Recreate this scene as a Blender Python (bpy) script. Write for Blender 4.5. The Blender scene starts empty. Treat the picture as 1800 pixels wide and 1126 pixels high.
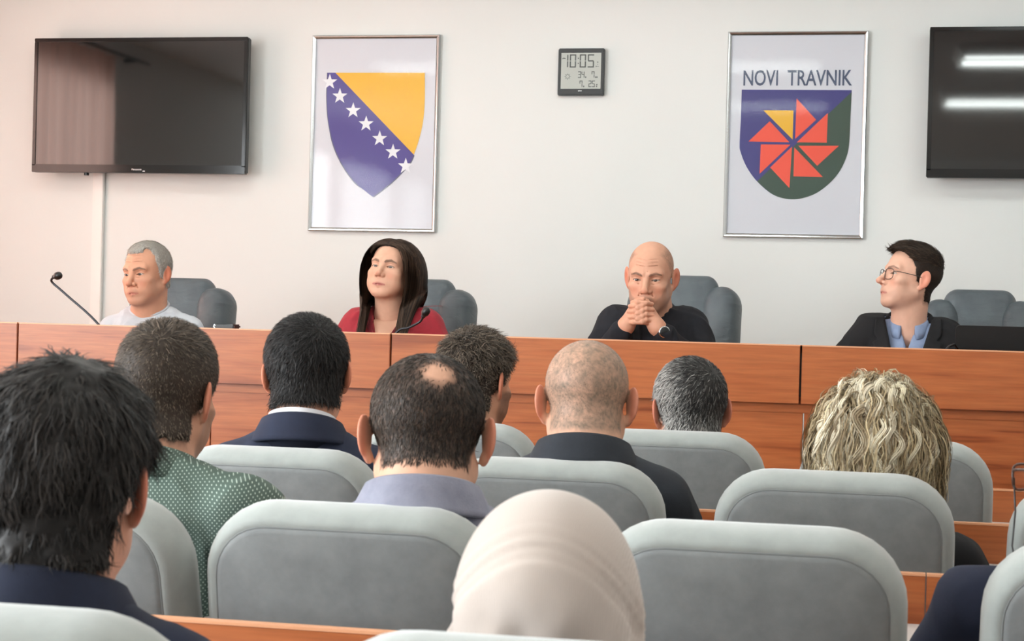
import bpy, bmesh, math, random
import numpy as np
from mathutils import Matrix, Vector

random.seed(7)
rng = np.random.default_rng(11)
SC = bpy.context.scene
COL = SC.collection
PI = math.pi

# ------------------------------------------------------------------ camera
CAM_H, CAM_YAW, CAM_ROLL, CAM_PITCH, F_PX = 1.28, math.radians(11.5), math.atan(.026), math.atan(-13 / 3000), 3000.0
cam_data = bpy.data.cameras.new('camera')
cam_data.sensor_fit = 'HORIZONTAL'
cam_data.sensor_width = 36.0
cam_data.lens = F_PX / 1800 * 36.0
cam_data.clip_start = .05
cam_data.clip_end = 60
cam_data.dof.use_dof = True
cam_data.dof.focus_distance = 5.4
cam_data.dof.aperture_fstop = 15.0
cam = bpy.data.objects.new('camera', cam_data)
COL.objects.link(cam)
_f = Vector((-math.sin(CAM_YAW) * math.cos(CAM_PITCH), math.cos(CAM_YAW) * math.cos(CAM_PITCH), math.sin(CAM_PITCH)))
_r = Vector((math.cos(CAM_YAW), math.sin(CAM_YAW), 0))
_u = _r.cross(_f)
_c, _s = math.cos(CAM_ROLL), math.sin(CAM_ROLL)
_r2 = _r * _c + _u * _s
_u2 = _u * _c - _r * _s
M = Matrix(((_r2.x, _u2.x, -_f.x, 0), (_r2.y, _u2.y, -_f.y, 0), (_r2.z, _u2.z, -_f.z, CAM_H), (0, 0, 0, 1)))
cam.matrix_world = M
SC.camera = cam

# ------------------------------------------------------------------ exposure, world, daylight
SC.view_settings.view_transform = 'Standard'
SC.view_settings.look = 'None'
SC.view_settings.gamma = 1.0
SC.view_settings.use_curve_mapping = False
SC.view_settings.exposure = 0.30
W = bpy.data.worlds.new('overcast_sky')
SC.world = W
W.use_nodes = True
W.node_tree.nodes['Background'].inputs[0].default_value = (.80, .88, 1.0, 1)
W.node_tree.nodes['Background'].inputs[1].default_value = .6

XL, XR, YB, YF, ZC = -4.75, 3.6, -3.2, 7.72, 3.0      # room: left, right, rear, front wall, ceiling

def area(name, loc, rot, sx, sy, power, color):
    l = bpy.data.lights.new(name, 'AREA')
    l.shape = 'RECTANGLE'
    l.size, l.size_y = sx, sy
    l.energy = power
    l.color = color
    o = bpy.data.objects.new(name, l)
    o.location = loc
    o.rotation_euler = rot
    COL.objects.link(o)
    return o

# daylight entering through the windows of the left wall (z 0.95 .. 2.65)
WIN_Y = [(-2.9, -1.9), (-1.4, .2), (.65, 2.3), (5.1, 6.8)]
for i, (a, b) in enumerate(WIN_Y):
    area('daylight', (XL + .02, (a + b) / 2, 1.8), (0, -PI / 2, 0), 1.7, b - a, [50, 115, 180, 92][i], (.91, .965, 1.0))

# ------------------------------------------------------------------ helpers
def tag(o, label=None, cat=None, group=None, kind=None):
    if label: o['label'] = label
    if cat: o['category'] = cat
    if group: o['group'] = group
    if kind: o['kind'] = kind
    return o

def empty(name, loc=(0, 0, 0), rz=0):
    o = bpy.data.objects.new(name, None)
    o.location = loc
    o.rotation_euler = (0, 0, rz)
    o.empty_display_size = .1
    COL.objects.link(o)
    return o

class MB:
    def __init__(s):
        s.v, s.f = [], []
    def add(s, verts, faces):
        n = len(s.v)
        s.v += [tuple(p) for p in verts]
        s.f += [tuple(i + n for i in f) for f in faces]
        return s
    def box(s, x0, x1, y0, y1, z0, z1, b=0):
        if b <= 0:
            v = [(x, y, z) for x in (x0, x1) for y in (y0, y1) for z in (z0, z1)]
            return s.add(v, [(0, 1, 3, 2), (4, 6, 7, 5), (0, 4, 5, 1), (2, 3, 7, 6), (0, 2, 6, 4), (1, 5, 7, 3)])
        bm = bmesh.new()
        bmesh.ops.create_cube(bm, size=1)
        for q in bm.verts:
            q.co = Vector(((x0 + x1) / 2 + q.co.x * (x1 - x0), (y0 + y1) / 2 + q.co.y * (y1 - y0), (z0 + z1) / 2 + q.co.z * (z1 - z0)))
        bmesh.ops.bevel(bm, geom=bm.edges[:], offset=b, segments=2, affect='EDGES', clamp_overlap=True)
        bm.verts.index_update()
        s.add([q.co[:] for q in bm.verts], [[q.index for q in f.verts] for f in bm.faces])
        bm.free()
        return s
    def tube(s, pts, r, n=10, cap=True):
        pts = [Vector(p) for p in pts]
        rs = r if isinstance(r, (list, tuple)) else [r] * len(pts)
        up = None
        rings = []
        for i, p in enumerate(pts):
            t = (pts[min(i + 1, len(pts) - 1)] - pts[max(i - 1, 0)]).normalized()
            if up is None:
                up = t.orthogonal().normalized()
            up = (up - t * up.dot(t)).normalized()
            w = t.cross(up)
            rings.append([p + (up * math.cos(2 * PI * k / n) + w * math.sin(2 * PI * k / n)) * rs[i] for k in range(n)])
        return s.loft(rings, cap)
    def loft(s, rings, cap=True, closed=True):
        n = len(rings[0])
        v = [q for R in rings for q in R]
        f = []
        for i in range(len(rings) - 1):
            for k in range(n if closed else n - 1):
                a, b = i * n + k, i * n + (k + 1) % n
                f.append((a, b, b + n, a + n))
        if cap:
            f.append(tuple(range(n - 1, -1, -1)))
            f.append(tuple(range((len(rings) - 1) * n, len(rings) * n)))
        return s.add(v, f)
    def poly(s, pts, y0, y1):
        """closed outline in x,z extruded between y0 (front) and y1"""
        n = len(pts)
        v = [(x, y0, z) for x, z in pts] + [(x, y1, z) for x, z in pts]
        f = [tuple(range(n)), tuple(range(2 * n - 1, n - 1, -1))]
        f += [(i, i + n, (i + 1) % n + n, (i + 1) % n) for i in range(n)]
        return s.add(v, f)
    def ball(s, c, r, n=16, m=10):
        rx, ry, rz = r if isinstance(r, (tuple, list)) else (r, r, r)
        v = [(c[0], c[1], c[2] + rz)]
        for i in range(1, m):
            t = PI * i / m
            v += [(c[0] + rx * math.sin(t) * math.cos(2 * PI * k / n), c[1] + ry * math.sin(t) * math.sin(2 * PI * k / n), c[2] + rz * math.cos(t)) for k in range(n)]
        v.append((c[0], c[1], c[2] - rz))
        f = [(0, 1 + k, 1 + (k + 1) % n) for k in range(n)]
        for i in range(m - 2):
            for k in range(n):
                a, b = 1 + i * n + k, 1 + i * n + (k + 1) % n
                f.append((a, a + n, b + n, b))
        e = len(v) - 1
        f += [(e, 1 + (m - 2) * n + (k + 1) % n, 1 + (m - 2) * n + k) for k in range(n)]
        return s.add(v, f)
    def build(s, name, mat, parent=None, smooth=False, loc=None):
        me = bpy.data.meshes.new(name)
        me.from_pydata(s.v, [], s.f)
        me.validate()
        bm = bmesh.new()
        bm.from_mesh(me)
        bmesh.ops.recalc_face_normals(bm, faces=bm.faces[:])
        bm.to_mesh(me)
        bm.free()
        o = link(name, me, mat, parent, smooth)
        if loc: o.location = loc
        return o

def link(name, me, mat, parent=None, smooth=False):
    if mat is not None:
        me.materials.append(mat)
    if smooth:
        me.polygons.foreach_set('use_smooth', [True] * len(me.polygons))
    o = bpy.data.objects.new(name, me)
    COL.objects.link(o)
    if parent: o.parent = parent
    return o

def copy_tree(o, parent=None):
    c = o.copy()
    COL.objects.link(c)
    c.parent = parent
    for ch in list(o.children):
        copy_tree(ch, c)
    return c

# ------------------------------------------------------------------ materials
def srgb(r, g, b):
    f = lambda c: (c / 255 / 12.92) if c <= 10 else ((c / 255 + .055) / 1.055) ** 2.4
    return (f(r), f(g), f(b), 1)

class Mat:
    """principled material with small node helpers"""
    def __init__(s, name, base=(.8, .8, .8, 1), rough=.5, **kw):
        s.m = bpy.data.materials.new(name)
        s.m.use_nodes = True
        s.t = s.m.node_tree
        s.b = s.t.nodes['Principled BSDF']
        s.b.inputs['Base Color'].default_value = base
        s.b.inputs['Roughness'].default_value = rough
        for k, v in kw.items():
            s.b.inputs[k.replace('_', ' ')].default_value = v
    def node(s, kind, **kw):
        n = s.t.nodes.new(kind)
        for k, v in kw.items():
            if k in n.inputs.keys(): n.inputs[k].default_value = v
            else: setattr(n, k, v)
        return n
    def L(s, a, b):
        s.t.links.new(a, b)
    def coords(s, scale=(1, 1, 1), kind='Object', rand=False):
        tc = s.node('ShaderNodeTexCoord')
        mp = s.node('ShaderNodeMapping')
        mp.inputs['Scale'].default_value = scale
        s.L(tc.outputs[kind], mp.inputs['Vector'])
        if rand:
            oi = s.node('ShaderNodeObjectInfo')
            ml = s.node('ShaderNodeMath', operation='MULTIPLY')
            ml.inputs[1].default_value = 37.0
            s.L(oi.outputs['Random'], ml.inputs[0])
            cb = s.node('ShaderNodeCombineXYZ')
            for k in range(3): s.L(ml.outputs[0], cb.inputs[k])
            s.L(cb.outputs[0], mp.inputs['Location'])
        return mp.outputs[0]
    def noise(s, vec, scale, detail=4, rough=.5, dist=0):
        n = s.node('ShaderNodeTexNoise')
        n.inputs['Scale'].default_value = scale
        n.inputs['Detail'].default_value = detail
        n.inputs['Roughness'].default_value = rough
        n.inputs['Distortion'].default_value = dist
        if vec is not None: s.L(vec, n.inputs['Vector'])
        return n.outputs['Fac']
    def ramp(s, fac, stops):
        r = s.node('ShaderNodeValToRGB')
        e = r.color_ramp.elements
        while len(e) < len(stops): e.new(.5)
        for q, (p, c) in zip(e, stops):
            q.position, q.color = p, c
        s.L(fac, r.inputs[0])
        return r.outputs[0]
    def color(s, out):
        s.L(out, s.b.inputs['Base Color'])
    def mix(s, fac, a, b, blend='MIX'):
        n = s.node('ShaderNodeMix', data_type='RGBA', blend_type=blend)
        for sock, val in ((n.inputs[0], fac), (n.inputs[6], a), (n.inputs[7], b)):
            if isinstance(val, bpy.types.NodeSocket): s.L(val, sock)
            else: sock.default_value = val
        return n.outputs[2]
    def bump(s, height, strength=.2, dist=.002):
        n = s.node('ShaderNodeBump')
        n.inputs['Strength'].default_value = strength
        n.inputs['Distance'].default_value = dist
        s.L(height, n.inputs['Height'])
        s.L(n.outputs[0], s.b.inputs['Normal'])

def plain(name, rgb, rough=.5, **kw):
    return Mat(name, srgb(*rgb), rough, **kw).m

def make_wall():
    m = Mat('painted_plaster', srgb(226, 224, 219), .85)
    v = m.coords()
    m.color(m.ramp(m.noise(v, 1.1, 2), [(.3, srgb(228, 229, 227)), (.7, srgb(223, 226, 224))]))
    m.bump(m.noise(v, 260, 3), .12, .001)
    return m.m

def make_wood(name, lo, mid, hi, rough=.38):
    m = Mat(name, rough=rough)
    v = m.coords((1, 1, 1), rand=True)
    mp = m.node('ShaderNodeMapping')
    mp.inputs['Scale'].default_value = (.55, 9, 9)
    m.L(v, mp.inputs['Vector'])
    big = m.noise(mp.outputs[0], 1.6, 3, .55, .6)
    mp2 = m.node('ShaderNodeMapping')
    mp2.inputs['Scale'].default_value = (3, 60, 60)
    m.L(v, mp2.inputs['Vector'])
    fine = m.noise(mp2.outputs[0], 2.5, 4, .6)
    w = m.node('ShaderNodeMath', operation='MULTIPLY_ADD')
    w.inputs[1].default_value = 6.0
    w.inputs[2].default_value = 0.0
    m.L(big, w.inputs[0])
    fr = m.node('ShaderNodeMath', operation='PINGPONG')
    fr.inputs[1].default_value = 1.0
    m.L(w.outputs[0], fr.inputs[0])
    c1 = m.ramp(fr.outputs[0], [(.0, lo), (.3, mid), (1, hi)])
    c2 = m.ramp(fine, [(.3, (.72, .72, .72, 1)), (.65, (1, 1, 1, 1))])
    m.color(m.mix(.75, c1, c2, 'MULTIPLY'))
    m.bump(fine, .05, .001)
    return m.m

def make_fabric(name, rgb, rgb2, scale=900, sheen=.25, wr=.0, rough=.9):
    m = Mat(name, srgb(*rgb), rough)
    m.b.inputs['Sheen Weight'].default_value = sheen
    v = m.coords()
    big = m.noise(v, 16, 4, .65)
    m.color(m.ramp(big, [(.32, srgb(*rgb2)), (.68, srgb(*rgb))]))
    fine = m.noise(v, scale, 2)
    if wr > 0:
        wn = m.noise(v, 14, 3, .5, .4)
        ad = m.node('ShaderNodeMath', operation='MULTIPLY_ADD')
        ad.inputs[1].default_value = wr
        m.L(wn, ad.inputs[0])
        m.L(fine, ad.inputs[2])
        m.bump(ad.outputs[0], .35, .002)
    else:
        m.bump(fine, .25, .001)
    return m.m

MAT = {
    'wall': make_wall(),
    'ceiling': plain('ceiling_paint', (236, 236, 234), .9),
    'floor': make_wood('oak_laminate_floor', srgb(120, 88, 60), srgb(150, 116, 84), srgb(166, 130, 96), .45),
    'wood': make_wood('cherry_laminate', srgb(142, 70, 33), srgb(172, 93, 49), srgb(184, 105, 58), .36),
    'wood_edge': plain('cherry_edge_band', (222, 160, 120), .4),
    'desktop': plain('pale_grey_laminate', (206, 200, 196), .45),
    'velour': make_fabric('grey_velour', (134, 138, 138), (119, 123, 124), 700, .4),
    'velour_rim_lit': make_fabric('grey_velour_border_lit', (160, 166, 163), (147, 153, 150), 700, .5),  # same grey velour, lightened: light on the upturned rim put into the colour
    'piping': plain('grey_piping', (126, 130, 130), .9),
    'black_plastic': plain('black_plastic', (22, 22, 23), .35),
    'dark_metal': plain('dark_metal', (60, 62, 66), .35, Metallic=.8),
    'silver': plain('brushed_silver', (205, 207, 208), .22, Metallic=1.0),
    'screen': plain('tv_glass', (9, 9, 10), .045, Specular_IOR_Level=.9),
    'paper': plain('poster_paper', (208, 210, 218), .6),
    'white': plain('white_plastic', (232, 231, 228), .45),
    'lcd': plain('lcd_grey', (178, 182, 176), .3),
    'lcd_ink': plain('lcd_segment', (72, 77, 76), .5),
    'glass': None,
}
def make_leather():
    m = Mat('slate_leather', srgb(86, 94, 100), .42)
    v = m.coords()
    m.color(m.ramp(m.noise(v, 9, 3), [(.3, srgb(76, 84, 89)), (.7, srgb(93, 102, 107))]))
    vo = m.node('ShaderNodeTexVoronoi')
    vo.inputs['Scale'].default_value = 420
    m.L(v, vo.inputs['Vector'])
    mp = m.node('ShaderNodeMapping')
    mp.inputs['Scale'].default_value = (1, 1, 3.2)
    m.L(v, mp.inputs['Vector'])
    wr = m.noise(mp.outputs[0], 9, 3, .5, .8)
    ad = m.node('ShaderNodeMath', operation='MULTIPLY_ADD')
    ad.inputs[1].default_value = 14.0
    m.L(wr, ad.inputs[0])
    m.L(vo.outputs['Distance'], ad.inputs[2])
    m.bump(ad.outputs[0], .35, .001)
    return m.m
MAT['leather'] = make_leather()
def make_pane(name, fac):
    m = bpy.data.materials.new(name)
    m.use_nodes = True
    t = m.node_tree
    t.nodes.clear()
    o = t.nodes.new('ShaderNodeOutputMaterial')
    mx = t.nodes.new('ShaderNodeMixShader')
    tr = t.nodes.new('ShaderNodeBsdfTransparent')
    gl = t.nodes.new('ShaderNodeBsdfGlossy')
    gl.inputs['Roughness'].default_value = .06
    lw = t.nodes.new('ShaderNodeLayerWeight')
    lw.inputs[0].default_value = .12
    ml = t.nodes.new('ShaderNodeMath')
    ml.operation = 'MULTIPLY_ADD'
    ml.inputs[1].default_value, ml.inputs[2].default_value = fac, .009
    t.links.new(lw.outputs['Fresnel'], ml.inputs[0])
    t.links.new(ml.outputs[0], mx.inputs[0])
    t.links.new(tr.outputs[0], mx.inputs[1])
    t.links.new(gl.outputs[0], mx.inputs[2])
    t.links.new(mx.outputs[0], o.inputs[0])
    return m
MAT['glass'] = make_pane('clear_glass', .12)
# ------------------------------------------------------------------ the room
def struct(name, mb, mat, parent=None):
    o = mb.build(name, mat, parent)
    if parent is None: o['kind'] = 'structure'
    return o
struct('floor', MB().box(XL - .2, XR + .2, YB - .2, YF + .2, -.1, 0), MAT['floor'])
struct('ceiling', MB().box(XL - .2, XR + .2, YB - .2, YF + .2, ZC, ZC + .1), MAT['ceiling'])
struct('wall_front', MB().box(XL - .2, XR + .2, YF, YF + .2, 0, ZC), MAT['wall'])
struct('wall_rear', MB().box(XL - .2, XR + .2, YB - .2, YB, 0, ZC), MAT['wall'])
struct('wall_right', MB().box(XR, XR + .2, YB, YF, 0, ZC), MAT['wall'])
w = MB().box(XL - .2, XL, YB, YF, 0, .95).box(XL - .2, XL, YB, YF, 2.65, ZC)
ys = [YB] + [q for ab in WIN_Y for q in ab] + [YF]
for i in range(0, len(ys), 2):
    w.box(XL - .2, XL, ys[i], ys[i + 1], .95, 2.65)
struct('wall_left', w, MAT['wall'])
for i, (a, b) in enumerate(WIN_Y):
    fr = MB()
    for (y0, y1, z0, z1) in ((a, b, .95, 1.01), (a, b, 2.59, 2.65), (a, a + .06, 1.01, 2.59), (b - .06, b, 1.01, 2.59), ((a + b) / 2 - .04, (a + b) / 2 + .04, 1.01, 2.59)):
        fr.box(XL - .16, XL - .09, y0, y1, z0, z1, .006)
    wo = struct('window_%d' % (i + 1), fr, MAT['white'])
    for k in (0, 1):
        y0 = a + .06 if k == 0 else (a + b) / 2 + .04
        MB().box(XL - .13, XL - .122, y0, y0 + (b - a) / 2 - .1, 1.01, 2.59).build('pane', MAT['glass'], wo)
# podium platform
struct('floor_platform', MB().box(XL, XR, 5.14, YF, 0, .25), MAT['floor'])

# curtain at the left wall next to the front wall: pleated, translucent rose fabric
cm = bpy.data.materials.new('rose_sheer_curtain')
cm.use_nodes = True
t = cm.node_tree
t.nodes.clear()
_o = t.nodes.new('ShaderNodeOutputMaterial')
_m = t.nodes.new('ShaderNodeMixShader')
_d = t.nodes.new('ShaderNodeBsdfDiffuse'); _d.inputs[0].default_value = srgb(222, 184, 170)
_t = t.nodes.new('ShaderNodeBsdfTranslucent'); _t.inputs[0].default_value = srgb(236, 202, 188)
_m.inputs[0].default_value = .55
t.links.new(_d.outputs[0], _m.inputs[1]); t.links.new(_t.outputs[0], _m.inputs[2]); t.links.new(_m.outputs[0], _o.inputs[0])
c = MB()
n = 150
rows = [.06, 1.0, 2.0, 2.83]
ring = lambda z: [(XL + .10 + .028 * math.sin(k * .62) + .01 * math.sin(k * .23 + z), 5.15 + 1.85 * k / (n - 1), z + .25 * (z < .1)) for k in range(n)]
c.loft([ring(z) for z in rows], cap=False, closed=False)
cu = c.build('curtain', cm, smooth=True)
tag(cu, 'rose sheer curtain hanging at the window beside the podium', 'curtain')
rod = MB().tube([(XL + .1, 4.6, 2.86), (XL + .1, 7.0, 2.86)], .012).box(XL, XL + .1, 4.75, 4.77, 2.85, 2.87).box(XL, XL + .1, 6.9, 6.92, 2.85, 2.87).build('curtain_rod', MAT['dark_metal'])
tag(rod, 'thin dark curtain rod on the window wall', 'curtain rod')

# ceiling lights: twin fluorescent tubes in a white tray
em = bpy.data.materials.new('fluorescent_tube')
em.use_nodes = True
em.node_tree.nodes.clear()
_o = em.node_tree.nodes.new('ShaderNodeOutputMaterial')
_e = em.node_tree.nodes.new('ShaderNodeEmission')
_e.inputs[0].default_value = (.93, 1.0, .97, 1)
_e.inputs[1].default_value = 19
em.node_tree.links.new(_e.outputs[0], _o.inputs[0])
def ceiling_light(x, y, where):
    e = empty('ceiling_light', (x, y, ZC))
    MB().box(-.65, .65, -.26, .26, -.03, 0, .006).build('tray', MAT['white'], e)
    for s in (-1, 1):
        MB().box(-.63, .63, s * .26 - .01, s * .26 + .01, -.07, 0).build('rim', MAT['white'], e)
    for s in (-.15, .15):
        MB().tube([(-.6, s, -.055), (.6, s, -.055)], .014, 12).build('tube', em, e, True)
    tag(e, where, 'ceiling light', 'fluorescent ceiling lights')
for y, yn in ((6.0, 'over the podium'), (4.1, 'over the first rows'), (2.0, 'over the middle rows')):
    for x, xn in ((-2.7, 'nearest the windows'), (-.9, 'in the middle file'), (1.2, 'away from the windows')):
        ceiling_light(x, y, 'twin-tube fluorescent ceiling light %s, %s' % (yn, xn))

# cable trunking running down the wall below the screen
tr = MB().box(-3.655, -3.60, 7.695, 7.72, .25, 1.95, .003).build('cable_trunking', MAT['white'])
tag(tr, 'white vertical cable trunking running down the wall below the full wall screen', 'cable duct')

# ------------------------------------------------------------------ podium desk
desk = empty('council_desk', (0, 5.2, .25))
for i in range(5):
    x0 = -4.0 + 1.277 * i
    b = MB().box(x0 + .003, x0 + 1.274, 0, .022, .78, .953, .0015).build('apron_panel', MAT['wood'], desk)
    MB().box(x0 + .003, x0 + 1.274, -.0008, .022, .953, .957).build('edge_band', MAT['wood_edge'], b)
for i in range(7):
    x0 = -3.95 + .948 * i
    MB().box(x0 + .002, min(x0 + .946, 2.385), .035, .055, 0, .80, .001).build('lower_panel', MAT['wood'], desk)
MB().box(-4.0, 2.385, .022, .16, .928, .955, .002).build('ledge', MAT['wood'], desk)
MB().box(-4.0, 2.385, .03, .72, .75, .78, .002).build('desk_top', MAT['wood'], desk)
MB().box(-4.0, -3.975, .06, .70, 0, .75).build('side_panel', MAT['wood'], desk)
MB().box(-4.0, 2.385, .022, .034, .80, .953).build('backing', MAT['black_plastic'], desk)
tag(desk, 'long cherry wood council desk across the podium', 'desk')

# ------------------------------------------------------------------ audience desks (wood screen with a pale writing top)
DESK_Y = {'A': 2.16, 'B': 2.96, 'C': 3.76, 'D': 4.56}
ROWNAME = {'A': 'rearmost', 'B': 'third', 'C': 'second', 'D': 'front'}
def row_desk(r):
    e = empty('row_desk', (0, DESK_Y[r], 0))
    for x0, x1 in ((-2.75, -1.32), (-1.318, .12 if r != 'C' else .42), (.122 if r != 'C' else .422, 1.7)):
        p = MB().box(x0, x1, -.018, 0, .12, .857, .001).build('screen_panel', MAT['wood'], e)
        MB().box(x0, x1, -.0185, .0005, .857, .861).build('edge_band', MAT['wood_edge'], p)
    MB().box(-2.75, 1.7, -.36, -.019, .752, .777, .003).build('writing_top', MAT['desktop'], e)
    for x in (-2.74, -.5, 1.66):
        MB().box(x, x + .025, -.32, -.02, 0, .752).build('leg', MAT['wood'], e)
    tag(e, 'cherry wood row desk with pale top, %s row of the audience' % ROWNAME[r], 'desk', 'audience row desks')
for r in 'ABCD': row_desk(r)

# ------------------------------------------------------------------ audience chairs
def outline(w, z0, z1, rt, rb, n=9):
    """rounded rectangle outline in x,z, counter-clockwise seen from -y"""
    pts = []
    for cx, cz, r, a0 in ((w / 2 - rb, z0 + rb, rb, -90), (w / 2 - rt, z1 - rt, rt, 0), (-w / 2 + rt, z1 - rt, rt, 90), (-w / 2 + rb, z0 + rb, rb, 180)):
        for k in range(n):
            a = math.radians(a0 + 90 * k / (n - 1))
            pts.append((cx + r * math.cos(a), cz + r * math.sin(a)))
    return pts
def cushion_rings(w, z0, z1, rt, rb, prof, flare=0, bow=0):
    """prof: list of (inset, y)"""
    rings = []
    for ins, y in prof:
        o = outline(w - 2 * ins, z0 + ins, z1 - ins, max(rt - ins, .01), max(rb - ins, .01))
        rings.append([(x * (1 + flare * (z1 - z)), y + bow * (x / w) ** 2, z) for x, z in o])
    return rings
def make_chair():
    e = empty('conference_chair')
    lean = math.radians(-11)
    # the back: origin of back at z .52
    h0, h1 = .0, .505
    back = MB().loft(cushion_rings(.435, h0, h1, .108, .04, [(.16, -.004), (.08, -.004), (.034, -.003), (.0265, -.001), (.0255, .0004), (.024, .0004), (.019, -.0008), (.011, .004), (.004, .015), (.0005, .030), (0, .052), (.002, .068), (.010, .080), (.03, .088), (.08, .090)], .05, .06))
    bo = back.build('backrest', MAT['velour'], e, True)
    bo.data.materials.append(MAT['velour_rim_lit'])
    n = 36
    for p in bo.data.polygons:
        c = p.center
        if abs(p.index // n) >= 0: pass
    ringof = lambda vi: vi // n
    for p in bo.data.polygons:
        if len(p.vertices) == 4 and min(ringof(v) for v in p.vertices) >= 5 and min(ringof(v) for v in p.vertices) <= 11:
            p.material_index = 1
    seam = outline(.435 - .0495, h0 + .0248, h1 - .0248, .084, .016)
    MB().tube([(x * (1 + .05 * (h1 - z)), .0005 + .06 * (x / .435) ** 2, z) for x, z in seam + seam[:1]], .0013, 6, False).build('piping', MAT['piping'], bo, True)
    bo.rotation_euler = (lean * -1, 0, 0)
    bo.location = (0, .095, .515)
    seat = MB().loft([[(x, y, z) for x, y in outline(.45 - 2 * i, .12 + i, .56 - i, .07, .05)] for i, z in ((.05, .39), (.012, .395), (0, .42), (.004, .445), (.02, .46), (.08, .468))])
    seat.build('seat', MAT['velour'], e, True)
    MB().tube([(0, .32, .02), (0, .32, .39)], [.03, .03], 12).build('column', MAT['dark_metal'], e, True)
    MB().tube([(0, .32, 0), (0, .32, .012), (0, .32, .03)], [.19, .185, .04], 24).build('base_plate', MAT['dark_metal'], e, True)
    for s in (-1, 1):
        MB().box(s * .12 - .02, s * .12 + .02, .10, .16, .40, .62, .006).build('back_bracket', MAT['dark_metal'], e)
    return e
CHAIRS = [
    # x centre, y of the rear face, rotation, label
    ('A', -.80, 1.40, 0, 'grey padded chair behind the nearest dark-haired man, cut off by the lower edge'),
    ('A', -.262, 1.40, 0, 'grey padded chair behind the woman in the headscarf, only its top edge showing'),
    ('B', -1.185, 2.33, -8, 'grey padded chair beside the man in the dotted green shirt, mostly hidden'),
    ('B', -.718, 2.33, 0, 'large grey padded chair behind the man with the bald crown'),
    ('B', -.143, 2.33, 0, 'large empty grey padded chair beside the headscarf'),
    ('B', .392, 2.33, 0, 'grey padded chair behind the navy shoulder at the lower corner'),
    ('C', -1.12, 3.13, 0, 'grey padded chair behind the dark-haired man in the navy suit'),
    ('C', -.566, 3.13, 0, 'grey padded chair behind the man with the shaved head'),
    ('C', -.038, 3.13, 0, 'grey padded chair behind the curly blonde woman'),
    ('C', .492, 3.13, 0, 'grey padded chair cut off at the picture edge beside the spectacles cord'),
    ('D', -.957, 3.93, 0, 'grey padded chair behind the man with tousled brown hair, partly hidden'),
    ('D', -.422, 3.93, 0, 'grey padded front-row chair behind the grey-haired man'),
    ('D', .088, 3.93, 0, 'empty grey padded front-row chair beyond the blonde woman'),
]
_c0 = make_chair()
for i, (r, x, y, rz, lab) in enumerate(CHAIRS):
    o = _c0 if i == 0 else copy_tree(_c0)
    o.location = (x, y, 0)
    o.rotation_euler = (0, 0, math.radians(rz))
    o.scale = (1, 1, {'A': .975, 'B': .975, 'C': .983, 'D': .993}[r])
    tag(o, lab, 'chair', 'grey audience chairs')

# ------------------------------------------------------------------ leather armchairs on the podium
def make_exec():
    e = empty('leather_armchair')
    def pad(w, z0, z1, rt, rb, prof, name, parent, loc, rot):
        o = MB().loft(cushion_rings(w, z0, z1, rt, rb, prof, 0, .0)).build(name, MAT['leather'], parent, True)
        o.location, o.rotation_euler = loc, rot
        return o
    thick = [(.10, -.012), (.05, -.008), (.018, .006), (.003, .03), (0, .055), (.006, .085), (.02, .105), (.05, .115)]
    # local: person faces +y, backrest at rear (y about 0)
    pad(.31, 0, .74, .06, .03, thick, 'backrest', e, (0, -.02, .44), (math.radians(8), 0, 0))
    for s in (-1, 1):
        pad(.17, 0, .705, .08, .05, [(.06, -.0), (.03, .004), (.01, .02), (0, .05), (0, .09), (.008, .13), (.025, .15), (.05, .158)], 'side_bolster', e, (s * .168, -.035, .43), (math.radians(8), 0, s * math.radians(9)))
        for k in range(3):
            zz = .62 + .2 * k
            MB().tube([(s * .145 , .0 - .14 * (zz - .43) - .03, zz), (s * .19, -.0 - .14 * (zz - .43) - .031, zz + .003), (s * .255, .02 - .14 * (zz - .43), zz)], .0022, 6).build('seam', MAT['dark_metal'], e, True)
        MB().tube([(s * .29, .45, .66), (s * .3, .3, .68), (s * .3, .1, .67), (s * .27, .02, .6)], [.022, .028, .028, .02], 10).build('armrest', MAT['leather'], e, True)
        MB().tube([(s * .29, .38, .66), (s * .28, .36, .5), (s * .2, .3, .43)], .014, 8).build('arm_support', MAT['black_plastic'], e, True)
    seat = MB().loft([[(x, y, z) for x, y in outline(.5 - 2 * i, .08 + i, .58 - i, .09, .06)] for i, z in ((.05, .36), (.012, .365), (0, .40), (.004, .43), (.02, .45), (.08, .456))])
    seat.build('seat', MAT['leather'], e, True)
    MB().tube([(0, .32, .08), (0, .32, .37)], .028, 12).build('column', MAT['dark_metal'], e, True)
    for k in range(5):
        a = 2 * PI * k / 5
        MB().tube([(0, .32, .10), (.16 * math.cos(a), .32 + .16 * math.sin(a), .085), (.3 * math.cos(a), .32 + .3 * math.sin(a), .06)], [.028, .022, .016], 8).build('leg', MAT['black_plastic'], e, True)
        MB().ball((.3 * math.cos(a), .32 + .3 * math.sin(a), .027), .027, 10, 8).build('caster', MAT['black_plastic'], e, True)
    return e
_x0 = make_exec()
for i, (x, y, rz, dz, lab) in enumerate([
    (-2.724, 6.56, 183, -.035, 'slate leather armchair behind the man in the grey shirt'),
    (-1.711, 6.56, 180, -.02, 'slate leather armchair behind the woman in red'),
    (-0.663, 6.52, 180, .01, 'slate leather armchair behind the bald man with clasped hands'),
    (0.439, 6.56, 178, -.015, 'slate leather armchair beside the laptop'),
]):
    o = _x0 if i == 0 else copy_tree(_x0)
    o.location = (x, y, .25)
    o.rotation_euler = (0, 0, math.radians(rz))
    o.scale = (.86, 1, 1 + dz)
    tag(o, lab, 'armchair', 'leather armchairs on the podium')

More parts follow.
